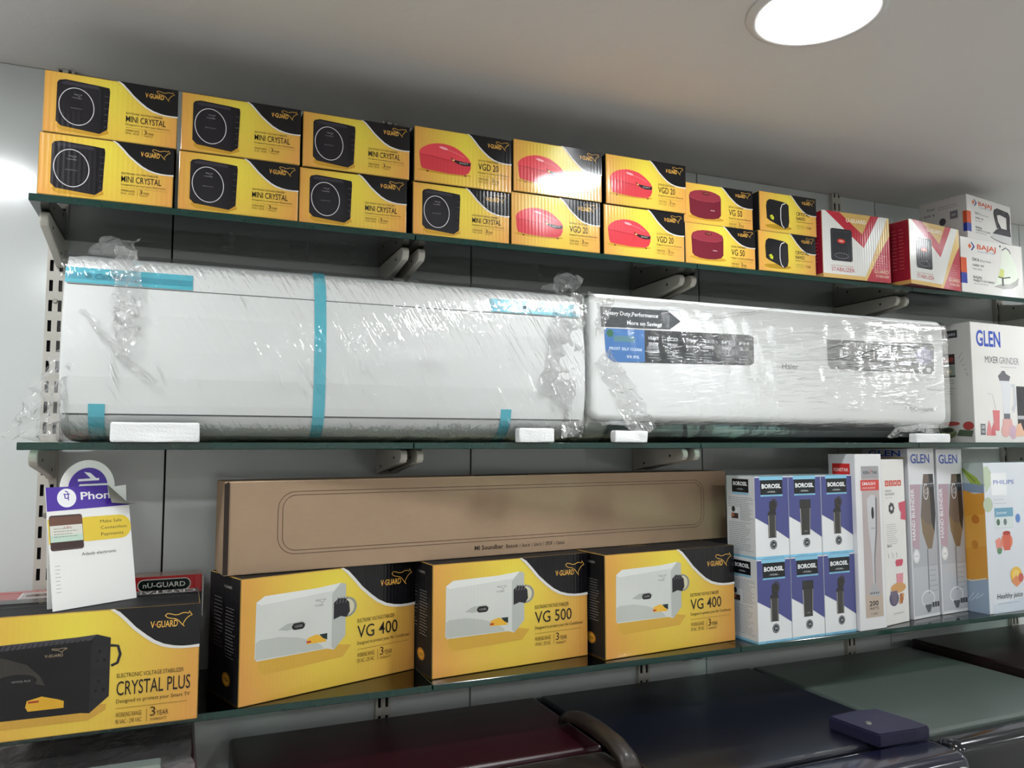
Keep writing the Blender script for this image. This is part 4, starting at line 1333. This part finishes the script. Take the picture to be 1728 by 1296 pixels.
lt2 = Art(.16, .03, 0, relief=0, rough=.3)
lt2.part('lettering').text('Carrier', .25, .30, .30, '#2f7f92', w=.26, bold=.02, shear=.2); lt2.ell(.2, .45, .03, .16, '#2f7f92')
for n, me in lt2.meshes('tape2'):
    place(n, me, ac1, (-.09 - xm, -.2500, .246), (math.radians(-8), 0, 0))
place('film_wrap', sh(film_sheet(fr1[1:], X0 - .004, X1 + .004, .007, 170, 46, M_film1, .0026, 3.0, 'film')), ac1)
cr = [([(-.168, -.215, .16), (-.252, -.20, .004), (-.165, -.255, .003), (-.158, -.262, .12)], 34, 44, .012, 62),
      ([(-.150, -.20, .300), (-.075, -.215, .305), (-.068, -.235, .335), (-.125, -.22, .330)], 18, 14, .012, 60),
      ([(-.105, -.258, .305), (-.070, -.262, .305), (-.060, -.270, .20), (-.100, -.268, .20)], 14, 26, .011, 50),
      ([(-.098, -.272, .21), (-.062, -.272, .20), (-.072, -.276, .135), (-.095, -.276, .14)], 14, 20, .012, 60),
      ([(-.15, -.268, .20), (-.14, -.268, .205), (-.038, -.272, .095), (-.050, -.272, .088)], 34, 10, .011, 62),
      ([(.630, -.262, .10), (.700, -.258, .05), (.732, -.250, .22), (.672, -.262, .27)], 20, 26, .008, 40),
      ([(.655, -.228, .303), (.742, -.222, .303), (.738, -.225, .328), (.690, -.228, .338)], 40, 22, .015, 75),
      ([(.708, -.25, .296), (.736, -.245, .296), (.736, -.252, .150), (.715, -.258, .150)], 12, 30, .007, 44),
      ([(.715, -.255, .16), (.737, -.250, .16), (.737, -.240, .01), (.680, -.255, .01)], 12, 26, .006, 44)]
for i, (c4, nu, nv, am, fq) in enumerate(cr):
    place('film_bunch', sh(crumple(c4, nu, nv, am, fq, 3.7 * i, M_crump, 'film bunch')), ac1)

# --- second unit: labelled, dark louvre
fr2 = [(-.045, .298), (-.19, .299), (-.235, .294), (-.246, .285), (-.2505, .270), (-.2512, .20), (-.2512, .10), (-.2505, .062), (-.246, .050), (-.232, .046)]
bot2 = [(-.228, .040), (-.215, .020), (-.19, .006), (-.15, .0)]
Y0_, Y1_ = .748, 1.742
ac2 = root('air_conditioner', 'white wall air conditioner with dark printed strips, wrapped in cling film, on the right', 'air conditioner', ((Y0_ + Y1_) / 2, 0, Zs))
xm = (Y0_ + Y1_) / 2
secs2 = [(Y0_ + .004, .93), (Y0_ + .006, .97), (Y0_ + .012, .99), (Y0_ + .02, 1.0), (Y1_ - .035, 1.0), (Y1_ - .018, .99), (Y1_ - .006, .965), (Y1_, .92)]
full2 = [(y + .004 if y < -.2 else y, z) for y, z in fr2] + bot2 + back
place('housing', sh(loft(full2, secs2, M_acg, name='ac2 housing')), ac2)
# front panel with rounded corners
def round_panel(x0, x1, z0, z1, y0, y1, r, mat_):
    q = []
    for cx, cz, t0 in ((x1 - r, z0 + r, -PI / 2), (x1 - r, z1 - r, 0), (x0 + r, z1 - r, PI / 2), (x0 + r, z0 + r, PI)):
        for i in range(7):
            t = t0 + PI / 2 * i / 6
            q.append((cx + r * math.cos(t), cz + r * math.sin(t)))
    V, Fc = extrude_outline(q, y1 - y0, 'Y')
    V = [(x, y + (y0 + y1) / 2, z) for x, y, z in V]
    me = mesh('panel', V, Fc, [mat_])
    b = bmesh.new(); b.from_mesh(me)
    bmesh.ops.recalc_face_normals(b, faces=b.faces)
    ed = [e for e in b.edges if all(abs(v.co.y - y0) < 1e-6 for v in e.verts)]
    bmesh.ops.bevel(b, geom=ed, offset=.012, segments=4, profile=0.5, affect='EDGES')
    for f in b.faces: f.smooth = len(f.verts) == 4
    b.to_mesh(me); b.free()
    return me
place('front_panel', sh(round_panel(Y0_, Y1_, .044, .300, -.2535, -.222, .022, M_acw)), ac2)
fl2 = [(-.232, .043), (-.226, .030), (-.212, .016), (-.19, .006)]
place('louvre', sh(skin(fl2, Y0_ + .05, Y1_ - .05, .0035, .003, M_acd, 'louvre')), ac2)
place('louvre_trim', sh(skin(fl2[1:3], Y0_ + .055, Y1_ - .055, .0048, .0012, plain('louvre trim', '#8d9294', .3), 'louvre trim')), ac2)
HW, HH = Y1_ - Y0_, .30
a = Art(HW, HH, 0, relief=0, coat=.2, rough=.3)
def X(x): return (x - Y0_) / HW
def Zv(z): return (z - .007) / HH
S_, K_ = '#3c4247', '#23282c'
a.part('arrow_sticker')
a.poly([(X(.770), Zv(.279)), (X(.930), Zv(.281)), (X(.962), Zv(.260)), (X(.934), Zv(.241)), (X(.772), Zv(.238))], S_)
a.text('Heavy Duty Performance', X(.782), Zv(.264), .026, '#dfe3e4', w=.125, bold=.02)
a.text('More on Savings', X(.832), Zv(.246), .026, '#dfe3e4', w=.083, bold=.02)
a.line([(X(.912), Zv(.282)), (X(.958), Zv(.282)), (X(.964), Zv(.262))], .002, '#aeb3b5')
a.part('feature_strip')
a.poly([(X(.778), Zv(.236)), (X(1.14), Zv(.241)), (X(1.152), Zv(.236)), (X(1.151), Zv(.180)), (X(1.14), Zv(.174)), (X(.80), Zv(.168)), (X(.782), Zv(.18))], K_)
a.poly([(X(.778), Zv(.236)), (X(.873), Zv(.237)), (X(.873), Zv(.1705)), (X(.80), Zv(.168)), (X(.782), Zv(.18))], '#3a72b0')
a.rect(X(.80), Zv(.21), X(.85), Zv(.222), '#4d7f8c'); a.text('FROST SELF CLEAN', X(.79), Zv(.193), .018, '#dbe6ee', w=.076, bold=.01); a.text('99.9%', X(.83), Zv(.177), .02, '#dbe6ee', w=.03, bold=.01)
a.ell(X(.792), Zv(.226), .008, .026, '#2f6a4a')
for i, (t1, t2) in enumerate((('HEAVY', 'DUTY'), ('ECO', 'MODE'), ('Triple', 'Inverter'), ('TURBO', 'MODE'), ('54°C', 'COOL'), ('PM', '2.5'))):
    x = .895 + i * .046
    a.text(t1, X(x), Zv(.218), .022, '#cfd6d8', w=.026, al='c', bold=.01); a.text(t2, X(x), Zv(.206), .02, '#cfd6d8', w=.024, al='c')
    a.greek(X(x - .014), Zv(.192), X(x + .014), 3, .02, .0012, '#8f989b', i)
a.text('Haier', X(1.128), Zv(.230), .014, '#aeb6b8', w=.02)
a.part('warranty_strip')
a.poly([(X(1.360), Zv(.243)), (X(1.695), Zv(.249)), (X(1.703), Zv(.243)), (X(1.700), Zv(.182)), (X(1.690), Zv(.174)), (X(1.370), Zv(.175)), (X(1.361), Zv(.185))], '#4a5156')
a.text('QUALITY ASSURANCE', X(1.42), Zv(.236), .014, '#c6ccce', w=.07)
for i, t in enumerate(('1', '5', '12', '24')):
    a.text(t, X(1.398 + i * .052), Zv(.204), .055, '#dfe3e4', w=(.009, .016, .026, .030)[i], bold=.02, res=3)
    a.greek(X(1.378 + i * .052), Zv(.193), X(1.418 + i * .052), 2, .022, .0012, '#aab1b4', 7 + i)
a.ell(X(1.668), Zv(.218), .028, .075, '#6d6a94'); a.ell(X(1.668), Zv(.218), .022, .06, '#8784ac'); a.text('10', X(1.668), Zv(.212), .04, '#dcdcea', al='c', bold=.01)
a.ell(X(1.655), Zv(.186), .008, .02, '#cfd4d6'); a.ell(X(1.682), Zv(.184), .008, .02, '#cfd4d6')
a.part('brand_logo'); a.text('Haier', X(1.228), Zv(.170), .042, '#3f4548', w=.047, bold=.012, res=4)
a.part('inverter_logo'); a.text('DC', X(1.616), Zv(.083), .034, '#2c3134', w=.020, res=3); a.text('inverter', X(1.640), Zv(.083), .034, '#2c3134', w=.057, res=3)
for n, me in a.meshes('ac2'):
    place(n, me, ac2, (0, -.2537, .0))
fw2 = [(-.06, .299), (-.19, .300), (-.235, .298), (-.250, .290), (-.2545, .270), (-.2545, .20), (-.2545, .10), (-.254, .062), (-.248, .044), (-.235, .030), (-.222, .018), (-.20, .006), (-.17, .001)]
place('film_wrap', sh(film_sheet(fw2, Y0_ - .003, Y1_ + .004, .004, 170, 44, M_film2, .0024, 11.0, 'film')), ac2)
cr = [([(.752, -.258, .16), (.79, -.262, .19), (.90, -.258, .03), (.84, -.255, .012)], 16, 30, .008, 40),
      ([(.752, -.24, .305), (.80, -.26, .29), (.775, -.264, .22), (.755, -.262, .21)], 12, 20, .007, 45),
      ([(1.02, -.262, .255), (1.04, -.262, .27), (1.25, -.255, .302), (1.20, -.258, .298)], 26, 8, .004, 40),
      ([(1.56, -.252, .03), (1.72, -.250, .06), (1.735, -.235, .012), (1.55, -.245, .012)], 24, 12, .006, 40)]
for i, (c4, nu, nv, am, fq) in enumerate(cr):
    place('film_bunch', sh(crumple(c4, nu, nv, am, fq, 20 + 3.7 * i, M_crump, 'film bunch')), ac2)

# raised creases of the stretched film, catching the lamps
k = N('film crease')
trc = k.n('ShaderNodeBsdfTransparent', Color=(1, 1, 1, 1))
glc = k.n('ShaderNodeBsdfGlossy', Color=(1, 1, 1, 1), Roughness=0.12)
frc = k.n('ShaderNodeFresnel', IOR=1.5)
mxc = k.n('ShaderNodeMixShader', Fac=k.math('MULTIPLY_ADD', frc.outputs[0], 1.0, .08))
k.nt.links.new(trc.outputs[0], mxc.inputs[1]); k.nt.links.new(glc.outputs[0], mxc.inputs[2]); k.nt.links.new(mxc.outputs[0], k.out.inputs['Surface'])
M_crease = k.m
def creases(prof, n, xr, zr, slope, ln, seed, off, cluster):
    rr = random.Random(seed)
    P_ = [(p[0], p[1]) for p in resample(prof, 400)]
    def surf(z):
        b_ = min((p for p in P_ if p[0] < -.2), key=lambda p: abs(p[1] - z))
        return b_[0] - off
    V, Fc = [], []
    for _ in range(n):
        cx_ = rr.choice(cluster) + rr.gauss(0, .05)
        cx_ = min(max(cx_, xr[0]), xr[1])
        z_ = rr.uniform(*zr)
        L_ = rr.uniform(*ln)
        an = math.atan(slope) + rr.gauss(0, .10)
        rad = rr.uniform(.0007, .0015)
        nseg = 8
        base_ = len(V)
        for i in range(nseg + 1):
            t = i / nseg - .5
            px_ = cx_ + math.cos(an) * L_ * t
            pz_ = z_ + math.sin(an) * L_ * t + .002 * math.sin(t * 5 + z_ * 90)
            r_ = rad * (1 - (2 * t) ** 2) + .00005
            y_ = surf(pz_)
            for a_ in range(6):
                th_ = PI * a_ / 5
                V.append((px_ - math.sin(an) * r_ * math.cos(th_), y_ - r_ * math.sin(th_), pz_ + math.cos(an) * r_ * math.cos(th_)))
        for i in range(nseg):
            for a_ in range(5):
                q = base_ + i * 6 + a_
                Fc.append([q, q + 1, q + 7, q + 6])
    return mesh('film creases', V, Fc, [M_crease], smooth=True)
xm = (X0 + X1) / 2
c_ = place('film_creases', sh(creases(fr1, 120, (-.10, .66), (.07, .285), -1.75, (.008, .034), 5, .0105, [-.12, .16, .27, .30, .36, .40, .45, .52, .60])), ac1)
c_['kind'] = 'stuff'
xm = (Y0_ + Y1_) / 2
c_ = place('film_creases', sh(creases(fw2, 95, (.80, 1.70), (.07, .285), .06, (.02, .10), 8, .0085, [.95, 1.2, 1.35, 1.45, 1.5, 1.55, 1.6, 1.65])), ac2)
c_['kind'] = 'stuff'

# polystyrene packing blocks under the front edge
M_foam = plain('polystyrene', '#eceeee', 0.8, grain=.05, scale=300, bumpy=.0012)
def foam(x0, x1, h, d, seed, label, y):
    b = bm_box(x0 - (x0 + x1) / 2, x1 - (x0 + x1) / 2, -d / 2, d / 2, 0, h, .003, 2)
    bmesh.ops.subdivide_edges(b, edges=b.edges[:], cuts=3, use_grid_fill=True)
    for v in b.verts:
        q = v.co * 60 + Vector((seed, 0, 0))
        if v.co.z > .001:
            v.co += Vector((noise.noise(q), noise.noise(q + Vector((5, 0, 0))), -abs(noise.noise(q + Vector((0, 7, 0)))))) * .0022
    tag(place('foam_block', bm_mesh('foam', b, M_foam), None, ((x0 + x1) / 2, y, ZM + .0004)), label, 'packing foam', 'packing foam blocks')
foam(-.097, .030, .031, .02, 1, 'long white polystyrene block at the foot of the taped air conditioner, left', -.2685)
foam(.582, .655, .027, .022, 5, 'white polystyrene block at the right foot of the taped air conditioner', -.2690)
foam(.792, .868, .024, .022, 9, 'white polystyrene block at the left foot of the labelled air conditioner', -.2600)
foam(1.612, 1.726, .022, .022, 13, 'flat white polystyrene block at the right foot of the labelled air conditioner', -.2600)

# ------------------------------------------------------------------ refrigerators under the shelves
def fridge(name_lab, x0, x1, zt, ycab, ydoor, cols, hinge=True, rough=.22):
    mt = plain('fridge top ' + cols[0], cols[0], rough + .12, grain=.06, scale=30, coat=.2)
    md = plain('fridge door ' + cols[1], cols[1], rough * .8, coat=.2)
    mg = plain('gasket', '#1c1c1e', .7)
    o = root('refrigerator', name_lab, 'refrigerator', ((x0 + x1) / 2, 0, 0), 0, 'refrigerators below the shelves')
    W = x1 - x0
    b = bm_box(-W / 2, W / 2, ycab, -.055, .04, zt, .008, 3)
    place('cabinet', bm_mesh('fridge cabinet', b, mt), o)
    b = bm_box(-W / 2 + .012, W / 2 - .012, ycab - .012, ycab + .002, .06, zt - .012)
    place('gasket', bm_mesh('gasket', b, mg), o)
    b = bm_box(-W / 2, W / 2, ydoor, ycab - .012, .06, zt + .002, .022, 5)
    d = place('door', bm_mesh('fridge door', b, md, True), o)
    for sx in (-1, 1):
        bb = bmesh.new(); bm_cyl(bb, (sx * (W / 2 - .05), ycab + .06, .02), .02, .018, .04, seg=16)
        place('foot', bm_mesh('fridge foot', bb, mg), o)
        bb = bmesh.new(); bm_cyl(bb, (sx * (W / 2 - .05), -.12, .02), .02, .018, .04, seg=16)
        place('foot', bm_mesh('fridge foot', bb, mg), o)
    return o, d, W, mt, md
ZF = EYE - .530
of, df_, W_, mt_, md_ = fridge('dark blue refrigerator under the shelf, with a hinge cover and a round red badge', .722, 1.278, ZF, -.535, -.642, ('#0a0d1a', '#0a0c22'))
hq = [(-.118, .055), (-.05, .060), (.0, .052), (.012, -.02), (.012, -.058), (-.02, -.060), (-.108, -.054)]
V, Fc = extrude_outline(hq, .024, 'Z')
me = mesh('hinge cover', V, Fc, [plain('blue plastic', '#191836', .5, grain=.2, scale=250)])
b = bmesh.new(); b.from_mesh(me); bmesh.ops.recalc_face_normals(b, faces=b.faces); bmesh.ops.bevel(b, geom=b.edges[:], offset=.003, segments=2, affect='EDGES'); b.to_mesh(me); b.free()
hc = place('hinge_cover', me, of, (W_ / 2 - .022, -.505, ZF + .0125))
bb = bmesh.new(); bm_cyl(bb, (-.08, -.005, .013), .006, .005, .003, seg=14); place('screw', bm_mesh('screw', bb, M_screw), hc)
lg = Art(.06, .06, 0, relief=0, rough=.25)
lg.part('badge')
lg.ell(.5, .5, .5, .5, '#c9c9c6', n=36); lg.ell(.5, .5, .42, .42, '#b5322c', n=36); lg.ell(.5, .5, .30, .30, '#cf6a4c', n=24); lg.text('LG', .5, .40, .2, '#e9ddd4', al='c', bold=.02)
for n, me in lg.meshes('fridge'):
    place(n, me, df_, (W_ / 2 - .034, -.6424, ZF - .075))
og, dg_, W_, mt_, md_ = fridge('grey topped refrigerator to the right of the dark blue one', 1.286, 1.800, ZF, -.535, -.606, ('#4a544f', '#121418'))
em = Art(.06, .06, 0, relief=0, rough=.4)
em.part('moulded_mark')
em.line([(.1, .9), (.3, .5), (.2, .1)], .0015, '#5d6862'); em.line([(.55, .2), (.55, .8), (.85, .5), (.55, .2)], .0015, '#5d6862'); em.line([(.95, .1), (.95, .95)], .0015, '#5d6862')
for n, me in em.meshes('fridge'):
    place(n, me, og, (.13, -.40, ZF + .0004), (-PI / 2, 0, 0))
fridge('dark maroon refrigerator at the right end below the shelves', 1.812, 2.36, EYE - .512, -.535, -.62, ('#18090c', '#140709'))
om, dm_, W_, mt_, md_ = fridge('maroon refrigerator between the dark blue one and the film wrapped one', .100, .712, ZF, -.352, -.47, ('#2a0912', '#2c2723'))
# curled brown edge piece over the maroon refrigerator's right side
prof = [(-.235, .004), (-.26, .016), (-.30, .024), (-.36, .026), (-.42, .022), (-.46, .010), (-.475, -.006)]
V, Fc = [], []
for y, z in prof:
    for x, dz in ((-.018, -.012), (-.016, .0), (-.006, .006), (.008, .005), (.017, -.002), (.018, -.014)):
        V.append((x, y, z + dz))
n = 6
for i in range(len(prof) - 1):
    for j in range(n):
        Fc.append([i * n + j, i * n + (j + 1) % n, (i + 1) * n + (j + 1) % n, (i + 1) * n + j])
Fc += [list(range(n)), [(len(prof) - 1) * n + j for j in range(n)][::-1]]
me = mesh('hinge cover', V, Fc, [plain('brown plastic', '#211914', .45, coat=.1)], smooth=True)
b = bmesh.new(); b.from_mesh(me); bmesh.ops.recalc_face_normals(b, faces=b.faces); b.to_mesh(me); b.free()
place('hinge_cover', me, om, (W_ / 2 - .014, 0, ZF + .012))
ow, dw_, W_, mt_, md_ = fridge('maroon refrigerator in crumpled film at the left, below the yellow carton', -.56, .040, EYE - .485, -.40, -.50, ('#3d121b', '#33101a'))
place('film_wrap', crumple([(-.31, -.51, EYE - .477), (.30, -.51, EYE - .479), (.29, -.07, EYE - .477), (-.31, -.07, EYE - .475)], 60, 44, .006, 26, 77, M_crump, 'fridge film'), ow)
b = bm_box(-.05, .15, -.335, -.30, 0, .014, .004, 2)
st = place('clear_strip', bm_mesh('clear strip', b, plain('grey clear strip', '#7b8580', .2, coat=.5)), ow, (.10, 0, EYE - .475))
